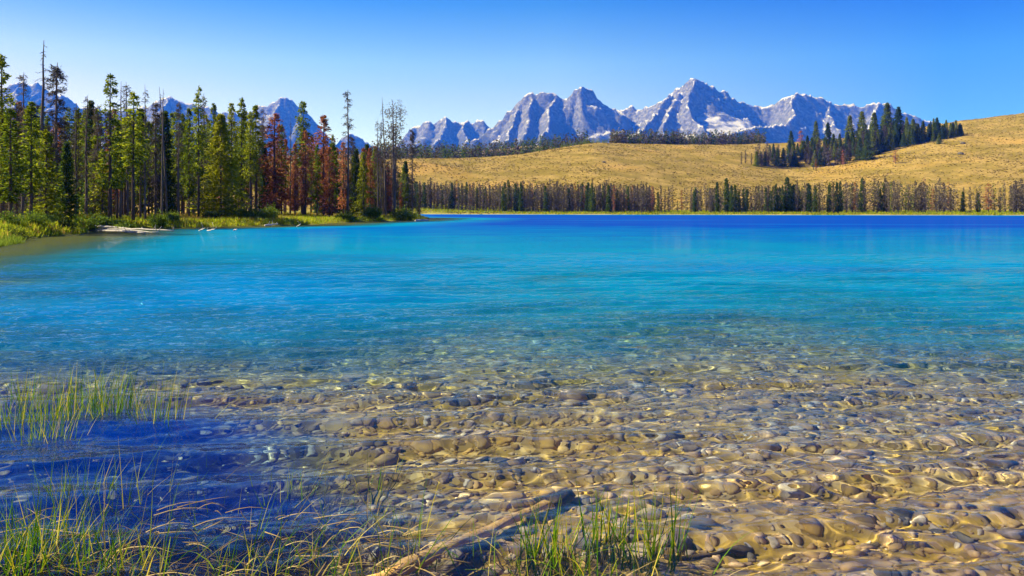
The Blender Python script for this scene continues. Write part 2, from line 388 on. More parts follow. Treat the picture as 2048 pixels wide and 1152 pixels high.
wm = mesh_np('lake_water', np.stack([wx, wy, wz], -1).reshape(-1, 3), grid_quads(*wx.shape), smooth=True)
da = wm.attributes.new('depth', 'FLOAT', 'POINT'); da.data.foreach_set('value', depth.ravel().astype(np.float32))
m, t, o = new_mat('clear lake water'); P = pos(t)
sep = t.nodes.new('ShaderNodeSeparateXYZ'); t.links.new(P, sep.inputs[0]); Y = sep.outputs['Y']
dp = attr(t, 'depth')
pn = noise(t, 0.045, 3, 0.5, scaled(t, P, (0.35, 1, 1)))
patch = smap(t, pn, 0.52, 0.66, 0.0, 1.0)
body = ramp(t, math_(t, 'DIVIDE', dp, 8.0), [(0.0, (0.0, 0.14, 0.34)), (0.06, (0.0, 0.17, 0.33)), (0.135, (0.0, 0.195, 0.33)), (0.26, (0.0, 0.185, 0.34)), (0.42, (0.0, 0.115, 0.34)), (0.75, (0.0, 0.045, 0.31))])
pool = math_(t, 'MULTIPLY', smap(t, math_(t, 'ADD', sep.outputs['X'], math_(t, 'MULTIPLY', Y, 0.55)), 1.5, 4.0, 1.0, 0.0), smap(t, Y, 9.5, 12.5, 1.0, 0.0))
body = mixc(t, pool, body, (0.0, 0.018, 0.46))                      # sky's blue mirrored in the silted pool among the reeds, put into its colour
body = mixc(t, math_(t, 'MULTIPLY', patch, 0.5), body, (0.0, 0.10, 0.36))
body = mixc(t, math_(t, 'MULTIPLY', smap(t, sep.outputs['X'], 3.0, -7.0, 0.0, 0.4), smap(t, Y, 22, 45, 1.0, 0.0)), body, (0.0, 0.09, 0.40))      # bluer towards the left: reflected sky painted into the water colour
vn1 = noise(t, 1.0, 5, 0.68, scaled(t, P, (1.1, 2.6, 1))); vn2 = noise(t, 1.0, 2, 0.5, scaled(t, P, (4.5, 9, 1))); vn3 = noise(t, 1.0, 2, 0.5, scaled(t, P, (0.25, 0.8, 1)))
hgt = math_(t, 'ADD', math_(t, 'ADD', math_(t, 'MULTIPLY', vn1, 0.20), math_(t, 'MULTIPLY', vn2, 0.11)), math_(t, 'MULTIPLY', vn3, 0.45))
bmp = t.nodes.new('ShaderNodeBump'); bmp.inputs['Distance'].default_value = 1.0
t.links.new(hgt, bmp.inputs['Height']); t.links.new(smap(t, Y, 7, 24, 0.05, 0.9), bmp.inputs['Strength'])
rf = t.nodes.new('ShaderNodeBsdfRefraction'); rf.inputs['IOR'].default_value = 1.33; rf.inputs['Roughness'].default_value = 0.0
t.links.new(ramp(t, math_(t, 'DIVIDE', dp, 2.0), [(0.0, (1.0, 1.0, 1.0)), (0.15, (0.95, 0.985, 1.0)), (0.5, (0.56, 0.88, 0.97)), (1.0, (0.22, 0.72, 0.93))]), rf.inputs['Color'])      # water takes the red out with depth
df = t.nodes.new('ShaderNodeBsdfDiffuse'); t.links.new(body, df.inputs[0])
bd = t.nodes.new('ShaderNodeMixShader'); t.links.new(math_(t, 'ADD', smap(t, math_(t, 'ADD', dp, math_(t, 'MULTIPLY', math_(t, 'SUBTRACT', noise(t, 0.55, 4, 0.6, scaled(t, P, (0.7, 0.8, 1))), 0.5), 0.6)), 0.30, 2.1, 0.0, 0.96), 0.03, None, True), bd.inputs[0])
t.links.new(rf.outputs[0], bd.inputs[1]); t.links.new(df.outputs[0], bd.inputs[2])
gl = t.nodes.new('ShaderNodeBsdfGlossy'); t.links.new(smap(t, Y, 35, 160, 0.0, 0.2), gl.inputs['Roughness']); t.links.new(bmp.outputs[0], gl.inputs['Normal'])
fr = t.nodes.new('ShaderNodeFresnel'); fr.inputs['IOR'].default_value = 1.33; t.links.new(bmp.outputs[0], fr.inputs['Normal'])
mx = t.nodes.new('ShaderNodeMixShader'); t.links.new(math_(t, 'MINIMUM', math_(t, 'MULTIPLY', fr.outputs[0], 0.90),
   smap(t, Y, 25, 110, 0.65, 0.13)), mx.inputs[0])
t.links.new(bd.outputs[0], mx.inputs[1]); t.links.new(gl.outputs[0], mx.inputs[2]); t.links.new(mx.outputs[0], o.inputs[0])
wm.materials.append(m)
water = tag(link('lake_water', wm), kind='structure')
if CAUSTICS:
    water.cycles.is_caustics_caster = True; bed.cycles.is_caustics_receiver = True

# ------------------------------------------------------------------ mountains
RIDGES = []
STEEP = []
def ridge(pts, D=None):
    STEEP.append((0.37, 310, 220) if pts[0][0] > 1235 else (0.54, 400, 380))
    P = [px2w(p[0], p[1], p[2] if len(p) > 2 else D) for p in pts]
    RIDGES.append(np.array(P))
def R(D, *pts): ridge([(p[0], p[1], p[2] if len(p) > 2 else D) for p in pts])
R(8000, (905, 312, 7500), (930, 300, 7650), (960, 270, 7850), (985, 250, 7900), (1010, 235, 7950), (1025, 218), (1040, 205), (1052, 191), (1068, 186), (1078, 191), (1090, 181), (1108, 183), (1120, 195), (1135, 201), (1144, 188), (1150, 177), (1165, 173), (1180, 180), (1190, 195), (1210, 214), (1225, 219), (1245, 236, 7900))
R(8000, (1112, 190), (1104, 215, 7750), (1096, 245, 7450), (1080, 285, 7000), (1060, 330, 6500))
R(8000, (1040, 205), (1025, 250, 7600), (1000, 300, 7000))
R(8000, (1068, 186), (1060, 240, 7550), (1040, 300, 6900))
R(8000, (1165, 173), (1162, 200, 7850), (1168, 225, 7700))
R(9200, (800, 285), (820, 259), (840, 250), (855, 245), (870, 252), (885, 241), (893, 237), (905, 246), (920, 245), (930, 243), (936, 241), (943, 251), (950, 247), (962, 240), (972, 256), (1000, 290))
R(9200, (893, 237), (888, 260, 8900), (870, 290, 8400))
R(9200, (936, 241), (925, 265, 8900), (935, 290, 8500))
R(8300, (1245, 236, 7900), (1240, 225, 8600), (1262, 214, 8600), (1280, 218, 8500), (1300, 214), (1320, 204, 8200), (1340, 188, 8100), (1365, 172, 8050), (1390, 157, 8000), (1400, 163, 8000), (1415, 170, 8050), (1440, 180, 8100), (1470, 195, 8200), (1500, 208), (1530, 213), (1550, 211), (1580, 193, 8200), (1595, 187, 8200), (1610, 192, 8200), (1625, 200), (1640, 197), (1655, 207), (1680, 212), (1700, 211), (1720, 213), (1740, 206), (1755, 205), (1770, 209), (1800, 224), (1850, 242), (1950, 262), (2100, 300))
R(8000, (1390, 157), (1380, 190, 7800), (1376, 215, 7600), (1392, 245, 7300), (1415, 270, 6950), (1440, 300, 6500))
R(8100, (1340, 188), (1310, 230, 7600), (1270, 275, 7000))
R(8100, (1365, 172), (1340, 225, 7600), (1320, 275, 7000))
R(8200, (1595, 187), (1580, 205, 8000), (1590, 230, 7700), (1570, 250, 7400), (1500, 258, 7000), (1430, 275, 6700))
R(8300, (1655, 207), (1660, 235, 7900), (1680, 262, 7500))
R(8300, (1755, 205), (1745, 235, 7900), (1730, 270, 7400))
R(9600, (-260, 200), (-120, 165), (-40, 190), (0, 180), (20, 174), (42, 165), (58, 170), (70, 164), (95, 186), (130, 192), (160, 216), (230, 225), (300, 213), (320, 205), (337, 196), (360, 206), (380, 211), (410, 214), (440, 226), (500, 226), (518, 213), (530, 215), (545, 205), (562, 197), (578, 200), (590, 205), (605, 216), (622, 236), (637, 262), (650, 290), (672, 290), (690, 275), (705, 268), (722, 276), (735, 287), (770, 305))
R(9600, (42, 165), (30, 220, 9000)); R(9600, (337, 196), (320, 240, 9100)); R(9600, (562, 197), (545, 240, 9200), (530, 280, 8800)); R(9600, (605, 216), (590, 260, 9200)); R(9600, (705, 268), (690, 300, 9200))
step = 16.0
mx_, my_ = np.meshgrid(np.arange(-7000, 6600, step * 1.15), np.arange(5900, 10400, step * 1.3))
wxx = mx_ + 60 * fbm(mx_ / 420, my_ / 420, 3, 61) + 14 * fbm(mx_ / 90, my_ / 90, 2, 63)
wyy = my_ + 110 * fbm(mx_ / 420, my_ / 420, 3, 62)
mz = np.full(mx_.shape, -900.0); dmin = np.full(mx_.shape, 1e9); sal = np.zeros(mx_.shape); kst = np.zeros(mx_.shape)
for ri, P in enumerate(RIDGES):
    s0 = ri * 7919.0
    for a, b in zip(P[:-1], P[1:]):
        e = b[:2] - a[:2]; L2 = e @ e + 1e-9
        tt = np.clip(((wxx - a[0]) * e[0] + (wyy - a[1]) * e[1]) / L2, 0, 1)
        d = np.hypot(wxx - a[0] - tt * e[0], wyy - a[1] - tt * e[1])
        z = a[2] + tt * (b[2] - a[2]) - (STEEP[ri][0] * d + STEEP[ri][1] * (1 - np.exp(-d / STEEP[ri][2])))
        up = z > mz; mz = np.where(up, z, mz); sal = np.where(up, s0 + tt * math.sqrt(L2), sal); dmin = np.where(up, d, dmin); kst = np.where(up, STEEP[ri][0], kst); s0 += math.sqrt(L2)
amp = sstep(0, 260, dmin); talus = sstep(0.5, 0.40, kst) * sstep(200, 450, dmin + 120 * fbm(mx_ / 260, my_ / 260, 2, 91)); amp = amp * (1 - 0.72 * talus)
sw_ = sal + 40 * fbm(mx_ / 150, my_ / 150, 2, 65)
mz = mz + 70 * amp * (fbm(sw_ / 210, dmin / 900, 3, 71, 0.6, True) - 0.3) + 26 * amp * (fbm(sw_ / 62, dmin / 420, 2, 73, 0.6, True) - 0.3)     # gullies and ribs running down from the crests
mz = mz + 42 * (0.45 + 0.55 * amp) * (fbm(mx_ / 260, my_ / 260, 5, 75, 0.62, True) - 0.3)
mz += 44 * (1 - 0.75 * talus) * (1 - 0.3 * amp) * (fbm(mx_ / 120, my_ / 150, 4, 79, 0.7, True) - 0.2) + np.random.default_rng(3).normal(0, 7.0, mx_.shape) * (1 - 0.85 * talus) * (0.25 + 0.75 * sstep(10, 150, dmin))
lo = 330 + 70 * fbm(mx_ / 700, my_ / 700, 3, 81)                 # filled cirque floors and foothills
mz = np.where(mz < lo, lo + (mz - lo) * 0.22, mz)
mtn = mesh_np('mountain_range', np.stack([mx_, my_, mz], -1).reshape(-1, 3), grid_quads(*mx_.shape), smooth=False)
m, t, o = new_mat('granite'); P = pos(t)
geo = t.nodes.new('ShaderNodeNewGeometry'); sp = t.nodes.new('ShaderNodeSeparateXYZ'); t.links.new(geo.outputs['Normal'], sp.inputs[0])
s2 = t.nodes.new('ShaderNodeSeparateXYZ'); t.links.new(P, s2.inputs[0])
n1 = noise(t, 0.006, 7, 0.65, P); n2 = noise(t, 0.03, 5, 0.7, P); n3 = noise(t, 0.0022, 4, 0.6, P)
rock = ramp(t, n2, [(0.34, (0.035, 0.036, 0.038)), (0.48, (0.10, 0.10, 0.10)), (0.64, (0.22, 0.215, 0.21))])
flat = smap(t, math_(t, 'ADD', sp.outputs['Z'], math_(t, 'MULTIPLY', math_(t, 'SUBTRACT', n1, 0.5), 0.5)), 0.78, 0.92)
colr = mixc(t, flat, rock, mixc(t, n2, (0.36, 0.35, 0.34), (0.62, 0.60, 0.58)))
veg = math_(t, 'MULTIPLY', smap(t, s2.outputs['Z'], 620, 950, 1.0, 0.0), smap(t, n3, 0.45, 0.58))
veg = math_(t, 'MULTIPLY', veg, smap(t, n2, 0.40, 0.55))
colr = mixc(t, math_(t, 'MULTIPLY', veg, 0.9), colr, (0.035, 0.045, 0.03))
principled(t, o, colr, 0.95, 0.05, n2, 0.6, 20.0)
mtn.materials.append(m)
tag(link('mountain_range', mtn), kind='structure')

# the air: faintly blue over kilometres
bm_v = np.array([(x, y, z) for x in (-9500, 9500) for y in (-60, 11500) for z in (-40, 2100)], float)
hz = mesh_np('haze', bm_v, [(0, 1, 3, 2), (4, 6, 7, 5), (0, 4, 5, 1), (2, 3, 7, 6), (0, 2, 6, 4), (1, 5, 7, 3)])
m, t, o = new_mat('thin mountain air')
pv = t.nodes.new('ShaderNodeVolumePrincipled'); pv.inputs['Density'].default_value = 9.0e-5; pv.inputs['Color'].default_value = (0.02, 0.15, 1.0, 1)
pv.inputs['Anisotropy'].default_value = 0.0; pv.inputs['Absorption Color'].default_value = (1, 1, 1, 1)
t.links.new(pv.outputs[0], o.inputs['Volume']); hz.materials.append(m)
HAZE = True
if HAZE: tag(link('haze', hz), kind='stuff')
# ------------------------------------------------------------------ tree builders (metres, trunk foot at the origin)
def trunk_pts(h, r, lean=0.0, wob=0.012):
    n = 9; tz = np.linspace(0, 1, n)
    x = lean * tz * h + np.cumsum(r.normal(0, wob * h / n, n)); y = np.cumsum(r.normal(0, wob * h / n, n))
    x -= x[0]; y -= y[0]
    return np.stack([x, y, tz * h - 0.15 * (tz == 0)], 1)
def on_trunk(pts, f):
    z = np.linspace(0, 1, len(pts)); return np.stack([np.interp(f, z, pts[:, i]) for i in range(3)], -1)

def conifer_meshes(name, seed, h=18.0, rmax=1.6, base=0.25, levels=70, per=6, tufts=8, size=0.42, needles='needles', shape='pine', gap=0.25, droop=0.35, bark='bark', sides=6, twig=True):
    r = np.random.default_rng(seed); pts = trunk_pts(h, r, 0, 0.008)
    tb = MB(); tz = np.linspace(0, 1, len(pts)); tb.tube(pts, 0.011 * h * (1 - tz) ** 0.8 + 0.02, sides)
    cb = MB(); P = []; Dv = []; Ln = []
    # uneven crown: blotches of full and thin growth round the stem
    lobes = r.uniform(0, 1, (24, 10))
    for k in range(levels):
        f = base + (1 - base) * (k + r.uniform(0, 1)) / levels; g = (f - base) / (1 - base)
        if shape == 'cone': rad = rmax * (1 - g) ** 0.85 * (0.35 + 0.65 * min(1, g / 0.07))
        elif shape == 'column': rad = rmax * min(1, (1 - g) * 3.2) ** 0.7 * (0.55 + 0.45 * min(1, g / 0.15)) * (0.8 + 0.35 * math.sin(g * 17 + seed))
        else: rad = rmax * (1 - g) ** 0.72 * 1.15 * (0.40 + 0.60 * min(1, g / 0.22)) * (0.50 + 0.75 * r.uniform())
        for b in range(per):
            az = r.uniform(0, 2 * math.pi)
            lob = lobes[min(23, int(g * 24)), int(az / 6.2832 * 10) % 10]
            if lob < gap: continue
            L = rad * (0.55 + 0.65 * lob) * r.uniform(0.75, 1.1) + 0.12
            up = (0.35 if g > 0.8 else 0.0) - droop * r.uniform(0.3, 1.2) * (1 - g)
            o = on_trunk(pts, f)
            d = np.array([math.cos(az), math.sin(az), up]); d /= np.linalg.norm(d)
            s = np.linspace(0.18, 1, tufts) + r.uniform(-0.05, 0.05, tufts)
            p = o + d * L * s[:, None]; p[:, 2] -= 0.12 * L * s ** 2
            p += r.normal(0, 0.07 * size / 0.4, p.shape)
            P.append(p); dv = d + r.normal(0, 0.55, p.shape) + np.array([0, 0, -0.1]); Dv.append(dv)
            Ln.append(np.full(tufts, size * (0.75 + 0.35 * (1 - g))) * r.uniform(0.7, 1.3, tufts))
    P = np.vstack(P); Dv = np.vstack(Dv); Ln = np.concatenate(Ln)
    cb.kites(P, Dv, Ln, Ln * r.uniform(0.35, 0.6, len(Ln)), r)
    top = on_trunk(pts, np.linspace(0.93, 1.0, 14)); cb.kites(top, r.normal(0, 0.3, top.shape) + [0, 0, 1], size * 0.9, size * 0.3, r)
    if twig and base > 0.12:                       # bare dead branchlets on the lower stem
        for k in range(26):
            f = r.uniform(0.06, base + 0.1); az = r.uniform(0, 6.28); L = r.uniform(0.4, 1.1) * rmax * 0.7
            o = on_trunk(pts, f); e = o + np.array([math.cos(az) * L, math.sin(az) * L, -0.35 * L])
            tb.tube(np.array([o, (o + e) / 2 + [0, 0, 0.06], e]), [0.03, 0.02, 0.008], 3, False)
    return [('trunk', tb.mesh(name + '_trunk', M[bark], True)), ('crown', cb.mesh(name + '_crown', M[needles]))], h

def snag_meshes(name, seed, h=18.0, dens=90, blen=1.3, lean=0.0, start=0.25, haze=700, hz='needles_dead', top_thin=True):
    r = np.random.default_rng(seed); pts = trunk_pts(h, r, lean, 0.02)
    tb = MB(); tz = np.linspace(0, 1, len(pts)); tb.tube(pts, 0.0105 * h * (1 - tz) ** 0.75 + 0.025, 6)
    bb = MB(); P = []; Dv = []
    for k in range(dens):
        f = start + (0.985 - start) * r.uniform() ** 0.9; az = r.uniform(0, 6.28); g = (f - start) / (1 - start)
        L = blen * (0.35 + 0.75 * (1 - g)) * r.uniform(0.4, 1.25); o = on_trunk(pts, f)
        d = np.array([math.cos(az), math.sin(az), r.uniform(-0.5, 0.15)])
        m1 = o + d * L * 0.5 + [0, 0, 0.08 * L]; e = o + d * L + [0, 0, -0.22 * L * r.uniform(0, 1.5)]
        bb.tube(np.array([o, m1, e]), [0.035, 0.022, 0.008], 3, False)
        for q in range(4):
            s = r.uniform(0.3, 1.0); a = o + (e - o) * s; dd = (e - o) / L + r.normal(0, 0.6, 3); ll = L * r.uniform(0.2, 0.45)
            bb.tube(np.array([a, a + dd * ll]), [0.016, 0.006], 3, False)
        nn = max(1, haze // dens); s = r.uniform(0.2, 1.05, nn)
        P.append(o + (e - o) * s[:, None] + r.normal(0, 0.10, (nn, 3))); Dv.append((e - o) / L + r.normal(0, 0.8, (nn, 3)))
    parts = [('trunk', tb.mesh(name + '_trunk', M['twigs'], True)), ('branches', bb.mesh(name + '_branches', M['twigs']))]
    if haze:
        P = np.vstack(P); Dv = np.vstack(Dv); cb = MB(); cb.kites(P, Dv, r.uniform(0.18, 0.42, len(P)), r.uniform(0.04, 0.11, len(P)), r)
        parts.append(('dead_twigs', cb.mesh(name + '_twigs', M[hz])))
    return parts, h

def clumped_meshes(name, seed, h=20.0):
    """old dead-topped pine: a few leaning stems with round dark clumps of needles at the ends of bare limbs"""
    r = np.random.default_rng(seed); stems = []; bb = MB(); P = []; Dv = []
    for k, (x0, lean, hh) in enumerate(((0, 0.02, 1.0), (-0.25, -0.035, 0.93), (0.3, 0.05, 0.8))):
        pts = trunk_pts(h * hh, r, lean, 0.012) + [x0, 0.1 * k, 0]; tz = np.linspace(0, 1, len(pts))
        tb = MB(); tb.tube(pts, 0.009 * h * (1 - tz) ** 0.7 + 0.03, 6); stems.append(('trunk', tb.mesh(name + '_trunk', M['twigs'], True)))
        for q in range(18):
            f = r.uniform(0.3, 1.0); az = r.uniform(0, 6.28); L = r.uniform(0.5, 2.0) * (1.15 - 0.6 * f); o = on_trunk(pts, f)
            e = o + np.array([math.cos(az) * L, math.sin(az) * L, r.uniform(-0.2, 0.7) * L])
            bb.tube(np.array([o, (o + e) / 2 - [0, 0, 0.1], e]), [0.05, 0.03, 0.012], 3, False)
            nn = r.integers(30, 60); s = r.normal(0, 0.33, (nn, 3)) * r.uniform(0.7, 1.4); P.append(e + s); Dv.append(s + r.normal(0, 0.2, s.shape) + [0, 0, 0.1])
    cb = MB(); P = np.vstack(P); Dv = np.vstack(Dv); cb.kites(P, Dv, r.uniform(0.2, 0.4, len(P)), r.uniform(0.08, 0.2, len(P)), r)
    return stems + [('branches', bb.mesh(name + '_branches', M['twigs'])), ('crown', cb.mesh(name + '_crown', M['needles_dead']))], h

K = {}
for i in range(5): K['pine', i] = conifer_meshes('pine', 100 + i, 18, 1.75, 0.16 + 0.06 * i, 72, 6, 9, 0.42, 'needles', 'pine', 0.36)
for i in range(3): K['open', i] = conifer_meshes('open_pine', 130 + i, 19, 1.9, 0.26 + 0.1 * i, 56, 6, 9, 0.44, 'needles', 'pine', 0.42)
for i in range(3): K['young', i] = conifer_meshes('young_pine', 160 + i, 12, 2.1, 0.05, 60, 7, 9, 0.42, 'needles_yellow', 'cone', 0.25)
for i in range(2): K['bushy', i] = conifer_meshes('bushy_spruce', 180 + i, 16, 4.1, 0.03, 80, 10, 13, 0.48, 'needles_yellow', 'cone', 0.14, 0.2)
for i in range(2): K['spruce', i] = conifer_meshes('dark_spruce', 190 + i, 13, 1.9, 0.03, 70, 8, 9, 0.42, 'needles_dark', 'cone', 0.12)
for i in range(4): K['rust', i] = conifer_meshes('rust_pine', 200 + i, 16, 1.35, 0.07 + 0.05 * i, 70, 7, 8, 0.38, 'needles_rust', 'column', 0.36, 0.6)
for i in range(4): K['snag', i] = snag_meshes('dead_pine', 230 + i, 18, 90, 1.25, 0, 0.18 + 0.06 * i, 1100)
for i in range(3): K['brush', i] = snag_meshes('brushy_dead_pine', 250 + i, 18, 150, 1.7, 0, 0.10, 4200)
for i in range(3): K['bare', i] = snag_meshes('bare_snag', 270 + i, 19, 34, 0.8, 0.05 - 0.05 * i, 0.3, 60)
K['clump', 0] = clumped_meshes('clumped_pine', 300)
# lighter versions for the far shore and the hill
for i in range(4): K['far_pine', i] = conifer_meshes('far_pine', 320 + i, 14, 1.9, 0.06, 36, 7, 6, 0.8, 'needles_dark', 'pine', 0.2, sides=4, twig=False)
for i in range(5): K['far_dead', i] = conifer_meshes('far_dead_pine', 340 + i, 14, 1.15, 0.08, 40, 6, 4, 0.62, 'needles_dead', 'column', 0.28, 0.5, 'twigs', 4, False)
for i in range(2): K['far_rust', i] = conifer_meshes('far_rust_pine', 350 + i, 13, 1.1, 0.15, 32, 5, 4, 0.6, 'needles_rust', 'column', 0.3, 0.5, 'twigs', 4, False)
for i in range(4): K['fir', i] = conifer_meshes('fir', 360 + i, 22, 5.6, 0.03, 56, 10, 9, 1.0, 'needles_dark' if i < 2 else 'needles', 'cone', 0.13, 0.25, sides=5, twig=False)

KIND = {'pine': ('pine_tree', 'tree'), 'open': ('pine_tree', 'tree'), 'young': ('young_pine', 'tree'), 'bushy': ('spruce_tree', 'tree'), 'spruce': ('spruce_tree', 'tree'), 'rust': ('rusty_pine', 'tree'),
        'snag': ('dead_pine', 'dead tree'), 'brush': ('dead_pine', 'dead tree'), 'bare': ('bare_snag', 'dead tree'), 'clump': ('dead_pine', 'dead tree'),
        'far_pine': ('pine_tree', 'tree'), 'far_dead': ('dead_pine', 'dead tree'), 'far_rust': ('rusty_pine', 'tree'), 'fir': ('fir_tree', 'tree')}
def plant(kind, var, x, y, h, label, group, wide=1.0, rz=None, tilt=(0, 0)):
    parts, h0 = K[kind, var]; nm, cat = KIND[kind]; s = h / h0
    e = thing(nm, label, cat, (x, y, gz(x, y) - 0.05), group, rng.uniform(0, 6.28) if rz is None else rz, (s * wide, s * wide, s))
    e.rotation_euler[0] = tilt[0]; e.rotation_euler[1] = tilt[1]
    for pn, me in parts:
        c_ = link(pn, me, e)
        if pn in ('branches', 'dead_twigs'): c_['kind'] = 'stuff'
    return e
def height_at(px, py, x, y): return H + (HY - py) / F * y - gz(x, y)

# ---- the left shore: the trees one can name, (pixel column, pixel row of the top, distance, kind, variant, width, tilt in the picture plane, label)
HERO = [
 (4, 112, 78, 'pine', 0, 1.1, 0, 'tall green pine cut off by the edge of the picture, first of the forest'),
 (22, 215, 74, 'pine', 1, 1.5, 0, 'broad dark green pine beside the tall one at the picture edge'),
 (44, 143, 92, 'snag', 0, 0.9, 0, 'thin grey dead pine with a pointed twiggy top over the first green pines'),
 (62, 205, 80, 'pine', 2, 1.3, 0, 'green pine with a pointed crown just before the tall bare leaning snag'),
 (80, 80, 95, 'bare', 0, 1.15, -0.07, 'tallest tree of the forest, a bare leaning grey snag without bark'),
 (111, 124, 98, 'brush', 0, 1.25, 0, 'big dense dead pine with a thick brown twiggy top beside the tallest snag'),
 (92, 262, 82, 'young', 0, 1.2, 0, 'yellow green young pine in front of the tallest bare snag'),
 (133, 285, 86, 'spruce', 0, 1.1, 0, 'dark green spruce in front of the big dense dead pine'),
 (152, 205, 96, 'snag', 1, 0.9, 0, 'grey dead pine with a leaning top between the dense dead pine and tall dark pine'),
 (172, 190, 104, 'snag', 2, 1.0, 0.02, 'twiggy grey dead pine just before the tall dark green pine'),
 (197, 208, 100, 'brush', 1, 0.9, 0, 'brown brushy dead pine close against the tall dark green pine'),
 (220, 150, 90, 'open', 0, 1.15, 0, 'tall dark green pine with an open pointed crown, highest green crown of the forest'),
 (240, 162, 100, 'bare', 1, 0.8, 0, 'thin bare snag behind the tall dark green pine'),
 (255, 163, 108, 'snag', 3, 0.9, 0, 'slim dead pine just past the tall dark green pine'),
 (266, 186, 94, 'open', 2, 1.25, 0, 'pine with a small round dark crown on a long bare trunk'),
 (291, 168, 96, 'snag', 1, 0.7, 0, 'slender dead pine with a short brush of twigs at its very top'),
 (205, 300, 98, 'young', 1, 1.0, 0, 'small yellow green pine standing near the shrubs in front of the tall dark pine'),
 (234, 240, 96, 'pine', 3, 1.1, 0, 'mid green pine full to the ground beside the tall dark pine'),
 (281, 258, 100, 'pine', 4, 0.95, 0, 'slender light green pine in front of the slender dead pine'),
 (323, 178, 103, 'bare', 0, 0.8, -0.05, 'leaning bare snag, first of a close pair of snags'),
 (334, 172, 105, 'bare', 2, 0.8, -0.03, 'leaning bare snag, taller of a close pair of snags'),
 (311, 200, 110, 'brush', 2, 0.8, 0, 'brown brushy dead pine behind the close pair of snags'),
 (356, 200, 108, 'snag', 0, 0.8, 0, 'upright dead pine just past the close pair of snags'),
 (378, 215, 112, 'pine', 1, 0.8, 0, 'narrow green pine before the tall narrow dark pine'),
 (397, 172, 110, 'open', 1, 0.85, 0, 'tall narrow dark pine standing just behind the broad bushy spruce'),
 (408, 186, 116, 'snag', 3, 0.8, 0, 'thin dead pine close beside the tall narrow dark pine'),
 (441, 230, 122, 'bushy', 0, 1.12, 0, 'broad bushy yellow green spruce full to the ground, widest tree of the shore'),
 (463, 208, 140, 'pine', 2, 0.9, 0, 'green pine rising behind the broad bushy spruce'),
 (483, 197, 142, 'pine', 0, 1.1, 0, 'green pine with a high pointed top just past the broad bushy spruce'),
 (500, 225, 138, 'pine', 3, 0.9, 0, 'yellowish green pine between the bushy spruce and the rust red pines'),
 (512, 212, 148, 'pine', 4, 1.0, 0, 'green pine standing under the far blue pyramid peak'),
 (526, 215, 150, 'snag', 2, 0.8, 0, 'thin grey dead pine in front of the blue pyramid peak'),
 (549, 228, 142, 'rust', 0, 1.5, 0, 'first tall rust red pine after the green ones, with a pale lower crown'),
 (563, 250, 150, 'pine', 1, 0.9, 0, 'green pine squeezed between two rust red pines'),
 (580, 235, 152, 'bare', 1, 0.7, 0, 'bare dark snag standing between the rust red pines'),
 (590, 288, 140, 'rust', 1, 0.85, 0, 'slim bright rust red pine beside a bare dark snag'),
 (607, 205, 148, 'open', 2, 1.1, 0, 'pine with a green top high above the rust red pines'),
 (611, 262, 142, 'rust', 2, 1.0, 0, 'rust red pine directly in front of the one with the green top'),
 (648, 232, 150, 'rust', 3, 1.3, 0, 'rust red pine with a thin pointed grey top'),
 (634, 290, 144, 'pine', 2, 0.8, 0, 'small green pine between the rust red pines'),
 (658, 296, 138, 'rust', 0, 1.3, 0, 'dark rust red pine nearest the water, dense down to the shore grass'),
 (665, 270, 155, 'pine', 0, 1.0, 0, 'green pine just behind the dark rust red pine at the water'),
 (694, 178, 150, 'snag', 0, 0.9, 0, 'tall slender grey pole of a dead pine with tufts along its upper half'),
 (687, 285, 158, 'rust', 1, 1.0, 0, 'rust brown pine behind the tall slender grey pole'),
 (712, 300, 158, 'spruce', 1, 0.9, 0, 'dark green young spruce past the tall slender grey pole'),
 (727, 305, 156, 'young', 2, 0.95, 0, 'yellow green young pine between the slender pole and the clumped dead pine'),
 (740, 296, 160, 'rust', 2, 0.9, 0, 'rust red pine just before the clumped dead pine'),
 (755, 235, 172, 'snag', 1, 0.75, 0, 'thin pale dead pine, first of a close pair behind the clumped dead pine'),
 (762, 240, 174, 'snag', 3, 0.75, 0, 'thin pale dead pine, second of a close pair behind the clumped dead pine'),
 (771, 193, 162, 'bare', 2, 0.8, 0.02, 'tall bare spike of a snag leaning against the clumped dead pine'),
 (787, 203, 160, 'clump', 0, 1.15, 0, 'old dead pine with dark round clumps along several stems near the point'),
 (824, 256, 190, 'brush', 1, 0.75, 0, 'narrow dark dead pine standing last on the point beside open water'),
]
for px, py, D, kind, var, wide, tilt, lab in HERO:
    D = D * (1.07 if 150 < px < 800 and kind != 'bushy' else 1.0)
    x = (px - 1024) / F * D
    plant(kind, var, x, D, height_at(px, py, x, D), lab, None, wide, None if not tilt else 0.0, (0, tilt * 0.6))
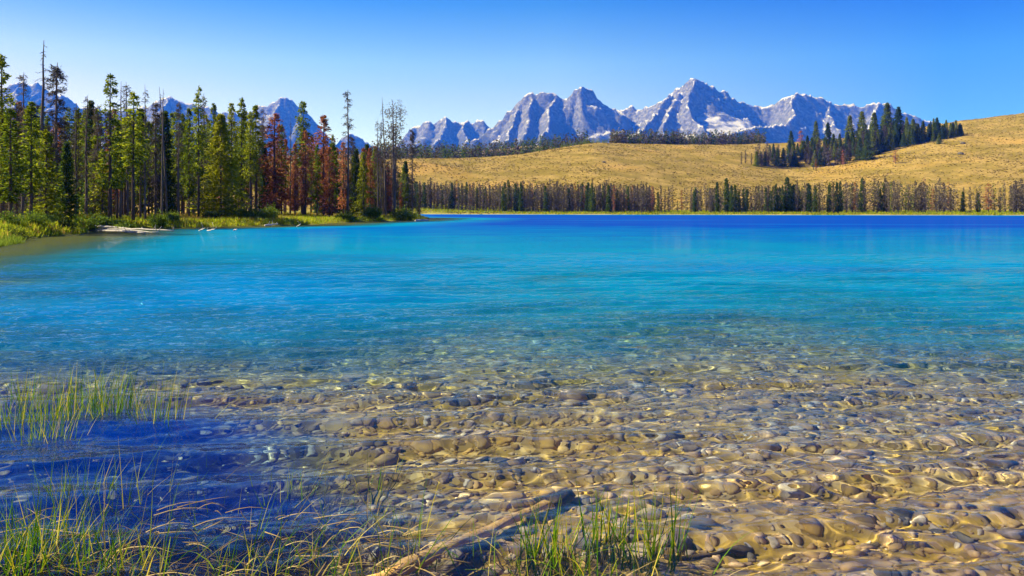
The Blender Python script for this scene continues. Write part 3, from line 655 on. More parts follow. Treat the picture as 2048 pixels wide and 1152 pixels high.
# ---- the rest of the left forest, deeper in
STRETCH = [(75, 'before the tallest snag'), (180, 'behind the dense dead pine'), (270, 'behind the tall dark pine'), (345, 'near the close pair of snags'), (420, 'before the bushy spruce'), (520, 'behind the bushy spruce'), (600, 'among the first rust red pines'), (690, 'before the slender grey pole'), (2000, 'towards the point')]
KL = {'pine': 'green pine in the lakeside forest', 'open': 'open crowned green pine in the lakeside forest', 'young': 'yellow green young pine in the lakeside forest',
      'spruce': 'dark spruce in the lakeside forest', 'rust': 'rust red pine in the lakeside forest', 'snag': 'grey dead pine in the lakeside forest',
      'brush': 'brown brushy dead pine in the lakeside forest', 'bare': 'bare grey snag in the lakeside forest'}
fr_ = np.random.default_rng(21); cnt = 0
for px in np.arange(-70, 815, 6.2):
    px = px + fr_.uniform(-4, 4)
    near = np.interp(px, [-70, 100, 300, 440, 560, 700, 820], [84, 98, 118, 140, 162, 178, 196])
    D = near + fr_.uniform(2, 50) * (1 if px < 700 else 0.35)
    x = (px - 1024) / F * D
    top = np.interp(px, [-70, 0, 150, 300, 420, 520, 600, 700, 760, 830], [230, 232, 238, 240, 250, 265, 295, 318, 318, 330]) + fr_.normal(0, 20)
    u = fr_.uniform()
    red = np.interp(px, [0, 480, 560, 700, 800], [0.03, 0.06, 0.35, 0.35, 0.2])
    if u < red: kd = 'rust'
    else: kd = ['pine', 'pine', 'snag', 'brush', 'brush', 'open', 'spruce', 'pine'][int((u - red) / (1 - red) * 7.999)]
    nv = sum(1 for q in K if q[0] == kd)
    hh = max(5.0, height_at(px, top, x, D)); where = next(w_ for a_, w_ in STRETCH if px < a_); size = 'short' if hh < 13 else ('middling' if hh < 18 else 'tall')
    plant(kd, int(fr_.integers(nv)), x, D, hh, f'{size} {KL[kd]} {where}', f'{size} {KL[kd]} {where}', fr_.uniform(0.8, 1.15)); cnt += 1
# ---- far shore
fs = np.random.default_rng(33)
FL = {'far_pine': 'green pine on the far shore', 'far_dead': 'grey brown dead pine on the far shore', 'far_rust': 'reddish dead pine on the far shore'}
FG = {'far_pine': 'green pines of the far shore', 'far_dead': 'dead pines of the far shore', 'far_rust': 'reddish pines of the far shore'}
def far_tree(px, D, top, kd, var, wide, label, group):
    x = (px - 1024) / F * D
    return plant(kd, var, x, D, max(2.5, height_at(px, top, x, D)), label, group, wide)
SPEC = [(1322, 372, 'far_dead', 0.7, 'slim dead pine standing alone in the gap of the far shore tree line'), (1337, 374, 'far_dead', 0.7, 'second slim dead pine in the gap of the far shore tree line'),
        (1355, 402, 'far_dead', 0.8, 'short broken trunk in the gap of the far shore tree line'), (1391, 378, 'far_pine', 0.9, 'green pine at the edge of the gap in the far shore tree line'),
        (1453, 358, 'far_pine', 0.85, 'tall green pine above its neighbours past the gap in the far shore tree line'), (1574, 356, 'far_pine', 0.95, 'broad dark pine, highest green crown of the far shore'),
        (1725, 357, 'far_pine', 0.85, 'tall dark green pine below the fir grove on the far shore'), (1771, 352, 'far_dead', 0.8, 'thin dark dead pine standing highest below the lone hillside tree'),
        (1926, 384, 'far_pine', 0.95, 'low rounded green pine after the dead stand on the far shore'), (1956, 386, 'far_pine', 0.95, 'rounded green pine, last green one of the far shore'),
        (1977, 368, 'far_rust', 1.6, 'broad reddish dead pine between the last green pines of the far shore'), (2000, 376, 'far_dead', 1.0, 'dead pine alone before the last dark group of the far shore'),
        (2030, 362, 'far_dead', 1.1, 'tall dead pine of the last dark group on the far shore'), (2042, 360, 'far_dead', 1.2, 'dense dead pine cut off by the picture edge on the far shore')]
for px, top, kd, wide, lab in SPEC:
    u = (px - 1024) / F; far_tree(px, float(D_far(u)) + 9, top, kd, int(fs.integers(4 if kd != 'far_rust' else 2)), wide, lab, None)
FSTRETCH = [(870, 'beside the point'), (960, 'below the low blue peaks'), (1060, 'below the wooded rise'), (1150, 'below the saddle of the hill'), (1240, 'below the rounded hill top'), (1345, 'before the gap'), (1440, 'after the gap'), (1530, 'below the low corner of the grove'), (1620, 'around the broad dark pine'), (1700, 'below the middle of the grove'), (1780, 'below the lone hillside tree'), (1870, 'below the flat boulder'), (9999, 'towards the end of the lake')]
SMASS = []
nfar = 0
for row, gap_ in ((0, 6.2), (1, 6.6), (2, 5.2), (3, 5.2), (4, 5.5), (5, 6.5)):
    px = 770.0
    while px < 2110:
        px += gap_ * fs.uniform(0.6, 1.4)
        if 1308 < px < 1382 and fs.uniform() < 0.85: continue
        if 1905 < px < 2020 and fs.uniform() < 0.75: continue
        if px > 1382 and fs.uniform() < (0.22 if row < 2 else 0.45): continue
        u = (px - 1024) / F; D = float(D_far(u)) + 8 + row * 9 + fs.uniform(-3, 3)
        dens = np.interp(px, [770, 1300, 1400, 1700, 2100], [0, 0, 1, 1, 1])
        top = np.interp(px, [770, 850, 1000, 1150, 1300, 1380, 1500, 1650, 1800, 1950, 2100], [364, 362, 366, 364, 368, 372, 370, 364, 360, 366, 362]) + abs(fs.normal(0, 9)) - 8 * (fs.uniform() < 0.12)
        gr = np.interp(px, [770, 1000, 1300, 1500, 1700, 1850, 2000], [0.22, 0.28, 0.16, 0.36, 0.42, 0.15, 0.2])
        q = fs.uniform(); kd = 'far_pine' if q < gr else ('far_rust' if q > 0.965 else 'far_dead')
        var = int(fs.integers({'far_pine': 4, 'far_dead': 5, 'far_rust': 2}[kd])); wide = fs.uniform(0.6, 0.85) if kd == 'far_pine' else fs.uniform(0.55, 0.9)
        if row < 2 and nfar < 275:
            where = next(w_ for a_, w_ in FSTRETCH if px < a_); size = 'lower' if top > 375 else ('middling' if top > 368 else 'taller')
            lb = f'{size} {FL[kd]} {where}'; far_tree(px, D, top, kd, var, wide, lb, lb + ', its like'); nfar += 1
        else: SMASS.append((kd, var, px, D, top, wide))
for px in np.arange(640, 845, 7.0):
    px = px + fr_.uniform(-4, 4); D = np.interp(px, [640, 700, 820, 850], [172, 185, 200, 205]) + fr_.uniform(0, 22); x = (px - 1024) / F * D
    top = np.interp(px, [640, 760, 800, 850], [300, 305, 345, 372]) + fr_.normal(0, 16); kd = ['pine', 'brush', 'snag', 'rust', 'spruce', 'brush'][int(fr_.integers(6))]
    nv = sum(1 for q in K if q[0] == kd); hh = max(4.0, height_at(px, top, x, D)); size = 'short' if hh < 13 else ('middling' if hh < 18 else 'tall')
    plant(kd, int(fr_.integers(nv)), x, D, hh, f'{size} {KL[kd]} massed behind the point', f'{size} {KL[kd]} massed behind the point', fr_.uniform(0.8, 1.1))
print('left forest', cnt + len(HERO), 'far shore', nfar, 'mass', len(SMASS))

# ---- masses of small trees: one mesh each
def tri_trees(name, pts, heights, widths, mat, r, n=46):
    mb = MB()
    for (x, y, z), h, wd in zip(pts, heights, widths):
        f = r.uniform(0.08, 1, n); az = r.uniform(0, 6.28, n); rad = wd * (1 - f) ** 0.7 * r.uniform(0.1, 0.6, n)
        Pp = np.stack([x + np.cos(az) * rad, y + np.sin(az) * rad, z + f * h], 1)
        d = np.stack([np.cos(az), np.sin(az), r.normal(-0.2, 0.4, n)], 1)
        mb.kites(Pp, d, wd * r.uniform(0.35, 0.75, n) * (1.15 - f * 0.6), wd * r.uniform(0.2, 0.4, n), r)
        mb.add(np.array([[x - .12, y, z - .5], [x + .12, y, z - .5], [x, y - .12, z - .5], [x, y, z + h]]), tris=[(0, 2, 3), (2, 1, 3), (1, 0, 3)])
    return tag(link(name, mb.mesh(name, mat)), kind='stuff')
mr = np.random.default_rng(44)
for nm, kd, mat in (('shoreline_pines', 'far_pine', 'needles_dark'), ('shoreline_dead_trees', 'far_dead', 'needles_dead'), ('shoreline_rusty_pines', 'far_rust', 'needles_rust')):
    L = [(a, b, c, d) for k, v, a, b, c, d in SMASS if k == kd]
    pts = [((a - 1024) / F * b, b, gz((a - 1024) / F * b, b)) for a, b, c, d in L]
    tri_trees(nm, pts, [max(2.5, H + (HY - c) / F * b - p[2]) for (a, b, c, d), p in zip(L, pts)], [2.2 * d for a, b, c, d in L], M[mat], mr, 60)
# ridge-top woods
def wood(name, n, pxr, Dr, hr, mix, dens=None):
    acc = {}
    for k in range(n):
        px = mr.uniform(*pxr); D = mr.uniform(*(Dr if not callable(Dr) else Dr(px))); x = (px - 1024) / F * D
        h = mr.uniform(*hr); kd = mix(px)
        acc.setdefault(kd, []).append((x, D, gz(x, D), h))
    for kd, L in acc.items():
        suffix = {'needles_dark': 'pines', 'needles_dead': 'dead_trees', 'needles': 'green_pines'}[kd]
        tri_trees(name + '_' + suffix, [(a, b, c) for a, b, c, d in L], [d for a, b, c, d in L], [d * mr.uniform(0.2, 0.32) for a, b, c, d in L], M[kd], mr, 20)
cd = lambda px: np.interp(px, CR_px, CR_D)
wood('ridge', 2600, (1222, 1530), lambda px: (cd(px) + 12, cd(px) + 150), (11, 17), lambda px: 'needles_dead' if mr.uniform() < 0.6 else 'needles_dark')
wood('moraine', 2600, (740, 1180), lambda px: (cd(px) + 15, cd(px) + 240), (11, 17), lambda px: 'needles_dead' if mr.uniform() < 0.55 else 'needles_dark')
wood('distant', 4200, (560, 1330), lambda px: (1550, 2150), (13, 20), lambda px: 'needles_dark' if mr.uniform() < 0.7 else 'needles_dead')
wood('rise', 420, (1120, 1215), lambda px: (cd(px) + 5, cd(px) + 60), (3.0, 6.5), lambda px: 'needles')

# ---- the grove on the right hill, and the lone trees of the slope
gv = np.random.default_rng(55)
GV = [  # pixel column of the foot, row of the foot, row of the top, kind, width, label
 (1483, 329, 304, 'far_dead', 0.9, 'slim dead pine standing first before the hill grove'), (1491, 329, 300, 'far_dead', 0.9, 'second slim dead pine before the hill grove'),
 (1503, 331, 306, 'far_dead', 0.9, 'short dead pine at the low corner of the hill grove'), (1518, 333, 287, 'far_dead', 1.2, 'tall grey dead pine at the low corner of the hill grove'),
 (1534, 334, 284, 'far_dead', 1.2, 'brown grey dead pine just inside the low corner of the hill grove'), (1582, 300, 262, 'fir', 1.12, 'pointed dark fir set against the pale talus slope'),
 (1602, 302, 262, 'far_rust', 1.8, 'pale reddish dead tree beside the pointed fir on the hill'), (1588, 334, 306, 'fir', 1.54, 'low blue green rounded fir in front of the hill grove'),
 (1632, 310, 243, 'fir', 0.84, 'columnar green fir before the high part of the hill grove'), (1656, 305, 246, 'fir', 0.98, 'light green fir just past the columnar one in the hill grove'),
 (1632, 342, 318, 'far_rust', 1.3, 'small purplish dead tree in front of the hill grove'), (1686, 334, 300, 'far_rust', 1.1, 'reddish slim dead pine at the foot of the hill grove'),
 (1700, 300, 232, 'fir', 1.05, 'tall fir starting the high part of the hill grove'), (1724, 296, 224, 'fir', 1.05, 'tall pointed fir in the middle of the hill grove'),
 (1735, 320, 268, 'fir', 1.19, 'full dark green fir standing out in front of the grove slope'), (1748, 300, 226, 'fir', 0.98, 'bright green fir against the rock ridge in the hill grove'),
 (1774, 290, 207, 'fir', 1.05, 'tallest fir of the hill grove'), (1797, 288, 215, 'fir', 1.05, 'second tallest fir, just past the tallest of the hill grove'),
 (1826, 286, 238, 'fir', 1.12, 'medium fir on the descending side of the hill grove'), (1846, 284, 243, 'fir', 1.12, 'light green fir near the upper end of the hill grove'),
 (1874, 279, 236, 'fir', 1.12, 'dark fir with a bushy top near the upper end of the hill grove'), (1906, 274, 245, 'fir', 1.26, 'yellow green rounded fir at the upper end of the hill grove'),
 (1920, 272, 247, 'fir', 1.12, 'last green fir at the uphill end of the grove'), (1878, 289, 266, 'fir', 1.12, 'small dark fir alone just below the upper end of the grove'),
 (1791, 329, 301, 'far_rust', 2.2, 'lone reddish brown tree on the bare golden slope'), (1627, 341, 330, 'far_dead', 1.2, 'tiny dead stub on the grass in front of the hill grove'),
]
def by_pixel(px, foot, top, kd, wide, lab, grp):
    x, D, z = hit(px, foot); h = max(2.5, H + (HY - top) / F * D - z)
    nv = sum(1 for q in K if q[0] == kd); plant(kd, int(gv.integers(nv)), x, D, h, lab, grp, wide)
for a in GV: by_pixel(*a, None)
PART = [(1560, 'at its low end'), (1640, 'below the columnar fir'), (1700, 'below its high part'), (1760, 'in its high middle'), (1830, 'under its tallest crowns'), (3000, 'at its uphill end')]
for k in range(225):
    px = gv.uniform(1508, 1925)
    edge = np.interp(px, [1500, 1640, 1700, 1740, 1800, 1860, 1925], [334, 336, 328, 316, 297, 286, 272])
    foot = edge - gv.uniform(0, 1) ** 1.5 * np.interp(px, [1508, 1560, 1650, 1750, 1850, 1925], [8, 22, 34, 26, 14, 6]) - 1
    hp = np.interp(px, [1500, 1600, 1700, 1780, 1850, 1925], [34, 38, 44, 52, 36, 25]) * gv.uniform(0.55, 1.05)
    low = foot > edge - 12 and px < 1725
    kd = ('far_dead' if gv.uniform() < 0.66 else 'fir') if low else ('fir' if gv.uniform() < 0.80 else 'far_dead')
    where = next(w_ for a_, w_ in PART if px < a_); size = 'small' if hp < 34 else 'big'
    nm_ = 'fir' if kd == 'fir' else 'grey dead tree'
    by_pixel(px, foot, foot - hp, kd, gv.uniform(0.75, 1.15) if kd == 'fir' else gv.uniform(1.1, 1.6),
             f'{size} {nm_} packed inside the hill grove {where}', f'{size} {nm_}s packed in the hill grove {where}')

# ---- rocks on the slope
def rock_mesh(name, seed, mat, squash=0.6, sub=2):
    r = np.random.default_rng(seed)
    import bmesh
    bm = bmesh.new(); bmesh.ops.create_icosphere(bm, subdivisions=sub, radius=1.0)
    ph = r.uniform(0, 6.28, 9); fq = r.uniform(0.8, 2.0, 9)
    for v in bm.verts:
        c = v.co; s = 1 + 0.12 * math.sin(fq[0] * c.x * 2 + ph[0]) + 0.12 * math.sin(fq[1] * c.y * 2 + ph[1]) + 0.1 * math.sin(fq[2] * (c.z + c.x) * 3 + ph[2]) + 0.05 * math.sin(5 * fq[3] * c.x + 4 * c.y + ph[3])
        v.co = Vector((c.x * s, c.y * s * r_y(seed), c.z * s * squash))
    me = bpy.data.meshes.new(name); bm.to_mesh(me); bm.free()
    for p in me.polygons: p.use_smooth = True
    if mat: me.materials.append(mat)
    return me
def r_y(seed): return 0.65 + 0.3 * ((seed * 37) % 11) / 11
m, t, o = new_mat('dark hill rock'); n = noise(t, 1.2, 5, 0.6, pos(t)); principled(t, o, ramp(t, n, [(0.3, (0.045, 0.04, 0.035)), (0.7, (0.16, 0.14, 0.11))]), 0.9, 0.1, n, 0.6, 0.2); M['hillrock'] = m
for i, (px, py, wpx, lab) in enumerate(((1922, 309, 13, 'dark pointed boulder on the golden slope below the upper end of the grove'), (1926, 288, 12, 'flat dark boulder on the golden slope, upper of two'),
                                      (1208, 326, 9, 'single dark boulder on the middle golden hill'), (1394, 377, 4, 'small dark boulder above the gap in the shore trees'))):
    x, D, z = hit(px, py); s = wpx * 0.5 / F * D
    e = thing('boulder', lab, 'boulder', (x, D, z + 0.15 * s), None, 0.7 * i, s); link('rock', rock_mesh('hill_boulder', 60 + i, M['hillrock'], 0.55), e)
# ---- sagebrush tufts
sr = np.random.default_rng(66); mb = MB(); nS = 42000
pxs = sr.uniform(760, 2120, nS); Ds = sr.uniform(395, 850, nS); xs = (pxs - 1024) / F * Ds; zs = ground(xs, Ds)
den = fbm(xs / 60, Ds / 60, 3, 91); keep = sr.uniform(size=nS) < np.clip(0.55 + den * 1.3, 0.08, 1)
for x, y, z in zip(xs[keep], Ds[keep], zs[keep]):
    n = 7; s = sr.uniform(0.25, 0.75); d = sr.normal(0, 1, (n, 3)); d[:, 2] = abs(d[:, 2]) * 0.8 + 0.2
    mb.kites(np.repeat([[x, y, z]], n, 0) + sr.normal(0, 0.25, (n, 3)) * [1, 1, 0], d, s * sr.uniform(0.7, 1.3, n), s * 0.7, sr)
tag(link('sagebrush', mb.mesh('sagebrush', M['sage'])), kind='stuff')
# ------------------------------------------------------------------ the left bank: meadow grass, shrubs, drift logs
br = np.random.default_rng(88)
def grass_field(name, xs, ys, h0, h1, wd, mat, r, n=4):
    zs = ground(xs, ys); mb = MB(); k = len(xs)
    P = np.repeat(np.stack([xs, ys, zs - 0.03], 1), n, 0) + r.normal(0, 0.12, (k * n, 3)) * [1, 1, 0]
    d = r.normal(0, 0.38, (k * n, 3)); d[:, 2] = 1
    mb.kites(P, d, np.repeat(r.uniform(h0, h1, k), n) * r.uniform(0.7, 1.2, k * n), wd, r)
    return tag(link(name, mb.mesh(name, M[mat])), kind='stuff')
nG = 90000
Dg = np.exp(br.uniform(math.log(42), math.log(215), nG)); pg = br.uniform(-160, 870, nG); xg = (pg - 1024) / F * Dg
sd = poly_sd(left_poly, xg, Dg); ok = (sd > 0.1) & (sd < 26) & (br.uniform(size=nG) < np.clip(1.25 - sd / 26, 0.12, 1))
xg, Dg, sd = xg[ok], Dg[ok], sd[ok]; gold_ = br.uniform(size=len(xg)) < np.clip(0.10 + 0.55 * sstep(2, 9, sd) * (fbm(xg / 9, Dg / 9, 2, 5) > -0.1), 0, 0.8)
grass_field('meadow_grass', xg[~gold_], Dg[~gold_], 0.3, 0.75, 0.08, 'meadow', br, 4)
grass_field('golden_grass', xg[gold_], Dg[gold_], 0.3, 0.75, 0.06, 'golden', br, 4)
# a thin band of sedge standing in the shallows off the left bank
nW = 7000; Dg = br.uniform(40, 70, nW); pg = br.uniform(-80, 40, nW); xg = (pg - 1024) / F * Dg; sd = poly_sd(left_poly, xg, Dg)
ok = (sd > -1.2) & (sd < 1.5); grass_field('bank_sedge', xg[ok], Dg[ok], 0.3, 0.65, 0.035, 'shrub', br, 3)
# far shore strip of grass
nF = 26000; pf = br.uniform(780, 2150, nF); Df = D_far((pf - 1024) / F) + br.uniform(0.5, 26, nF); grass_field('far_shore_grass', (pf - 1024) / F * Df, Df, 0.4, 1.1, 0.28, 'meadow', br, 2)

def shrub(px, D, wpx, hpx, label, mat='shrub', seed=0, dens=1.0):
    r = np.random.default_rng(400 + seed); x = (px - 1024) / F * D; z = gz(x, D); W = wpx / F * D * 0.5; Hh = hpx / F * D
    e = thing('willow_shrub', label, 'shrub', (x, D, z), None)
    sb = MB(); P = []; Dv = []
    for k in range(int(34 * dens)):
        az = r.uniform(0, 6.28); rr = W * math.sqrt(r.uniform()) * 0.95; hh = Hh * math.sqrt(max(0.05, 1 - (rr / W) ** 2)) * r.uniform(0.7, 1.08)
        b = np.array([math.cos(az) * rr * 0.35, math.sin(az) * rr * 0.3, 0]); tpt = np.array([math.cos(az) * rr, math.sin(az) * rr * 0.8, hh])
        sb.tube(np.array([b, (b + tpt) / 2 + [0, 0, 0.1 * Hh], tpt]), [0.03, 0.02, 0.008], 3, False)
        n = int(60 * dens); s = r.uniform(0.2, 1.02, n); p = b + (tpt - b) * s[:, None] + [0, 0, 0.0]; p[:, 2] += 0.2 * Hh * s * (1 - s)
        P.append(p + r.normal(0, 0.10 * W + 0.05, p.shape)); Dv.append((tpt - b) / Hh + r.normal(0, 0.6, p.shape))
    P = np.vstack(P); P[:, 2] = np.maximum(P[:, 2], 0.02); Dv = np.vstack(Dv); cb = MB(); ls = 0.0022 * D * r.uniform(0.6, 1.3, len(P)); cb.kites(P, Dv, ls, ls * 0.4, r)
    link('stems', sb.mesh('shrub_stems', M['bark']), e)['kind'] = 'stuff'; link('foliage', cb.mesh('shrub_foliage', M[mat]), e)['kind'] = 'stuff'
SHR = [(176, 84, 62, 34, 'bright yellow green willow shrub just above the pale drift logs', 'shrub'), (205, 92, 40, 28, 'second willow shrub beside the one above the drift logs', 'shrub'),
       (70, 70, 74, 26, 'wide low green shrub on the cut bank near the picture edge', 'shrub'), (20, 68, 60, 30, 'low green shrub at the picture edge over the dark bank', 'shrub'),
       (318, 98, 44, 36, 'light green willow shrub under the close pair of snags', 'shrub'), (345, 104, 30, 22, 'small willow shrub past the one under the snags', 'shrub'),
       (500, 122, 58, 26, 'yellow green willow shrub beside the broad bushy spruce', 'shrub'), (538, 124, 48, 26, 'pale green willow shrub next to the first rust red pines', 'shrub'),
       (470, 126, 30, 18, 'dark small shrub at the foot of the broad bushy spruce', 'shrub_dark'), (690, 146, 42, 14, 'low dull green shrub by the dark rust red pine', 'shrub'),
       (745, 158, 40, 22, 'green shrub before the clumped dead pine', 'shrub'), (806, 168, 58, 25, 'rounded bright willow shrub at the tip of the point', 'shrub'),
       (128, 73, 46, 22, 'dark overhanging clump at the end of the cut bank', 'shrub_dark'), (100, 74, 40, 22, 'yellow green clump on the cut bank beside the dark overhanging one', 'shrub'),
       (20, 60, 80, 22, 'dark clump low on the cut bank at the picture edge', 'shrub_dark'), (250, 90, 50, 20, 'low green shrub in the grass behind the drift logs', 'shrub'), (420, 118, 40, 14, 'low dark green shrub left of the broad bushy spruce foot', 'shrub_dark')]
for i, (px, D, wp, hp, lab, mt) in enumerate(SHR): shrub(px, D, wp, hp, lab, mt, i)
# drift logs
def log_thing(name, label, cat, p0, p1, r0, r1, mat, stubs=0, seed=0, sink=0.0, part='trunk', sides=9):
    r = np.random.default_rng(500 + seed); p0 = np.array(p0, float); p1 = np.array(p1, float); c = p0.copy()
    e = thing(name, label, cat, tuple(c)); n = 9; s = np.linspace(0, 1, n)[:, None]
    pts = (p0 - c) * (1 - s) + (p1 - c) * s; L = np.linalg.norm(p1 - p0); pts[1:-1] += r.normal(0, 0.008 * L, (n - 2, 3)) * [1, 1, 0.5]
    rad = (r0 + (r1 - r0) * s) * r.uniform(0.92, 1.08, (n, 1)) * r.uniform(0.94, 1.06, (n, sides))
    b = MB(); b.tube(pts, rad, sides); me = b.mesh(name + '_' + part, M[mat], True); lo_ = link(part, me, e)
    for k in range(stubs):
        f = r.uniform(0.15, 1.0); o = (p0 - c) * (1 - f) + (p1 - c) * f; d = np.array([r.normal(0, 0.6), r.normal(0, 0.5), r.uniform(0.4, 1.0)]); d /= np.linalg.norm(d); ll = r.uniform(0.25, 0.8)
        b = MB(); b.tube(np.array([o, o + d * ll * 0.5 + r.normal(0, 0.05, 3), o + d * ll]), [r1 * 0.6, r1 * 0.45, 0.015], 5); link('branch_stub', b.mesh('branch_stub', M[mat], True), e)
    return e
def wp(px, py, z=0.0):
    D = (H - z) * F / (py - HY); return ((px - 1024) / F * D, D, z)
log_thing('drift_log', 'upper pale bleached drift log floating off the shrubby bank', 'log', wp(176, 452, 0.42), wp(348, 462, 0.05), 0.14, 0.06, 'bleached', 4, 1)
log_thing('drift_log', 'lower pale bleached drift log lying nearest the open water', 'log', wp(170, 458, 0.22), wp(290, 466, 0.02), 0.15, 0.07, 'bleached', 2, 2)
log_thing('drift_log', 'thin middle drift log between the two big bleached ones', 'log', wp(188, 457, 0.30), wp(318, 464, 0.04), 0.10, 0.05, 'bleached', 2, 3)
log_thing('drift_log', 'short pale log with upright stubs on the shore under the rust red pines', 'log', wp(530, 451, 0.15), wp(555, 448, 0.30), 0.14, 0.08, 'bleached', 3, 4)
log_thing('drift_log', 'pale stone grey log at the very tip of the point', 'log', wp(832, 441.5, 0.1), wp(856, 440, 0.1), 0.25, 0.14, 'bleached', 0, 5)
log_thing('drift_log', 'crooked pale branch sticking up from the shallows beyond the drift logs', 'branch', wp(396, 463, -0.1), wp(410, 456, 0.35), 0.07, 0.03, 'bleached', 4, 6)
log_thing('drift_log', 'forked pale branch sticking up beside the crooked one in the shallows', 'branch', wp(412, 463, -0.1), wp(430, 457, 0.3), 0.06, 0.03, 'bleached', 3, 7)
log_thing('drift_log', 'single thin pale stick standing in the shallows near the bushy spruce', 'branch', wp(466, 462, -0.1), wp(473, 457, 0.35), 0.05, 0.02, 'bleached', 0, 8)
log_thing('drift_log', 'thin upright pale stick near the shore grass under the red pines', 'branch', wp(592, 454, -0.1), wp(602, 448, 0.5), 0.06, 0.02, 'bleached', 1, 9)

# ------------------------------------------------------------------ stones of the lake bed
def stone_mat(name, src):
    m, t, o = new_mat(name); tc = t.nodes.new('ShaderNodeTexCoord').outputs['Object']; P = pos(t)
    f = objrnd(t) if src == 'obj' else island(t)
    c = ramp(t, f, [(0.0, (0.07, 0.065, 0.065)), (0.2, (0.17, 0.14, 0.115)), (0.4, (0.48, 0.30, 0.12)), (0.55, (0.24, 0.19, 0.16)), (0.7, (0.56, 0.35, 0.18)), (0.85, (0.55, 0.45, 0.31)), (1.0, (0.66, 0.58, 0.46))])
    n = noise(t, 24, 4, 0.65, P); a = noise(t, 1.1, 3, 0.6, P)
    c = mixc(t, math_(t, 'MULTIPLY', smap(t, n, 0.42, 0.62), 0.45), c, (0.10, 0.085, 0.06))
    c = mixc(t, math_(t, 'MULTIPLY', smap(t, a, 0.42, 0.60), 0.75), c, (0.50, 0.30, 0.05))
    principled(t, o, c, 0.75, 0.2, n, 0.4, 0.01); return m
M['stone_one'] = stone_mat('lake stone', 'obj'); M['stone_many'] = stone_mat('lake stones', 'many')
SM = [rock_mesh('stone', 700 + i, M['stone_one'], 0.55 + 0.04 * i, 2) for i in range(7)]
st = np.random.default_rng(99)
# sizes and places: candidates over the shallows, drawn by area as the photograph shows them
def stone_field(n, d0, d1):
    D = np.sqrt(st.uniform(d0 ** 2, d1 ** 2, n)); u = st.uniform(-0.72, 0.72, n); return D * u, D
x1, y1 = stone_field(21000, 4.6, 11.5); x2, y2 = stone_field(12000, 10.5, 26)
xs = np.concatenate([x1, x2]); ys = np.concatenate([y1, y2])
s = np.exp(st.normal(math.log(0.022), 0.60, len(xs))); s = np.clip(s, 0.010, 0.13); s[len(x1):] = np.clip(s[len(x1):] * 2.0, 0.04, 0.2)
mudm = np.exp(-(((xs + 2.6) / 1.7) ** 2 + ((ys - 5.4) / 1.0) ** 2)); silt = ((xs + 0.55 * ys) < 2.0) & (ys < 10.5); bare = sstep(0.05, 0.45, fbm(xs / 1.3, ys / 0.8, 3, 301)); keep = (st.uniform(size=len(xs)) > 0.75 * mudm) & (st.uniform(size=len(xs)) > 0.85 * bare) & ((st.uniform(size=len(xs)) > 0.84) | ~silt)
xs, ys, s = xs[keep], ys[keep], s[keep]; zs = ground(xs, ys)
inw = zs < -0.03; xs, ys, zs, s = xs[inw], ys[inw], zs[inw], s[inw]
s = np.minimum(s, np.maximum(0.02, -zs * 0.55))
shown = s / ys; order = np.argsort(-shown); big = order[:300]; rest = order[300:]
for i in big:
    o_ = link('stone', SM[int(st.integers(7))], bed, (xs[i], ys[i], zs[i] + s[i] * 0.18))
    o_.rotation_euler = (st.normal(0, 0.15), st.normal(0, 0.15), st.uniform(0, 6.28)); o_.scale = (s[i], s[i], s[i])
    if CAUSTICS: o_.cycles.is_caustics_receiver = True
# the small ones joined
def joined_stones(idx, sub):
    base = []
    for q in range(6):
        me = rock_mesh('tmp', 800 + q, None, 0.5 + 0.05 * q, sub); v = np.empty(len(me.vertices) * 3); me.vertices.foreach_get('co', v)
        tr = np.array([p.vertices[:] for p in me.polygons]); base.append((v.reshape(-1, 3), tr)); bpy.data.meshes.remove(me)
    mb = MB()
    for i in idx:
        v, tr = base[int(st.integers(6))]; a = st.uniform(0, 6.28); ca, sa = math.cos(a) * s[i], math.sin(a) * s[i]
        q = np.stack([v[:, 0] * ca - v[:, 1] * sa + xs[i], v[:, 0] * sa + v[:, 1] * ca + ys[i], v[:, 2] * s[i] + zs[i] + s[i] * 0.15], 1)
        mb.add(q, tris=tr)
    return mb
mb = joined_stones(rest[ys[rest] < 11], 2); a_ = link('pebbles', mb.mesh('pebbles', M['stone_many'], True), bed); tag(a_, kind='stuff')
mb = joined_stones(rest[ys[rest] >= 11], 1); b_ = link('pebbles', mb.mesh('pebbles_out', M['stone_many'], True), bed); tag(b_, kind='stuff')
if CAUSTICS: a_.cycles.is_caustics_receiver = True; b_.cycles.is_caustics_receiver = True

# ------------------------------------------------------------------ sunken logs
m, t, o = new_mat('waterlogged wood'); tc = pos(t); n = noise(t, 14, 5, 0.6, scaled(t, tc, (1.0, 0.5, 1.5)))
principled(t, o, ramp(t, n, [(0.3, (0.20, 0.12, 0.05)), (0.55, (0.50, 0.33, 0.15)), (0.75, (0.66, 0.48, 0.27))]), 0.8, 0.15, n, 0.5, 0.02); M['wetwood'] = m
m, t, o = new_mat('pale sunken wood'); n = noise(t, 14, 5, 0.6, scaled(t, pos(t), (1.0, 0.5, 1.5)))
principled(t, o, ramp(t, n, [(0.3, (0.40, 0.21, 0.05)), (0.5, (0.70, 0.42, 0.13)), (0.72, (0.80, 0.56, 0.25))]), 0.8, 0.15, n, 0.5, 0.02); M['lightwood'] = m
def bedpt(px, py, up=0.0):
    """point on the lake bed seen (through the refracting surface) at a photo pixel"""
    D = water_D(py); x = (px - 1024) / F * D; dx, dy = x, D; L = math.hypot(dx, dy); ang = math.atan2(H, L)
    th = math.asin(math.cos(ang) / 1.33)
    for _ in range(3):
        z = gz(x, D) + up; k = -z * math.tan(th); X = (px - 1024) / F * water_D(py) + dx / L * k; Yy = water_D(py) + dy / L * k; x, D = X, Yy
    return (X, Yy, gz(X, Yy) + up)
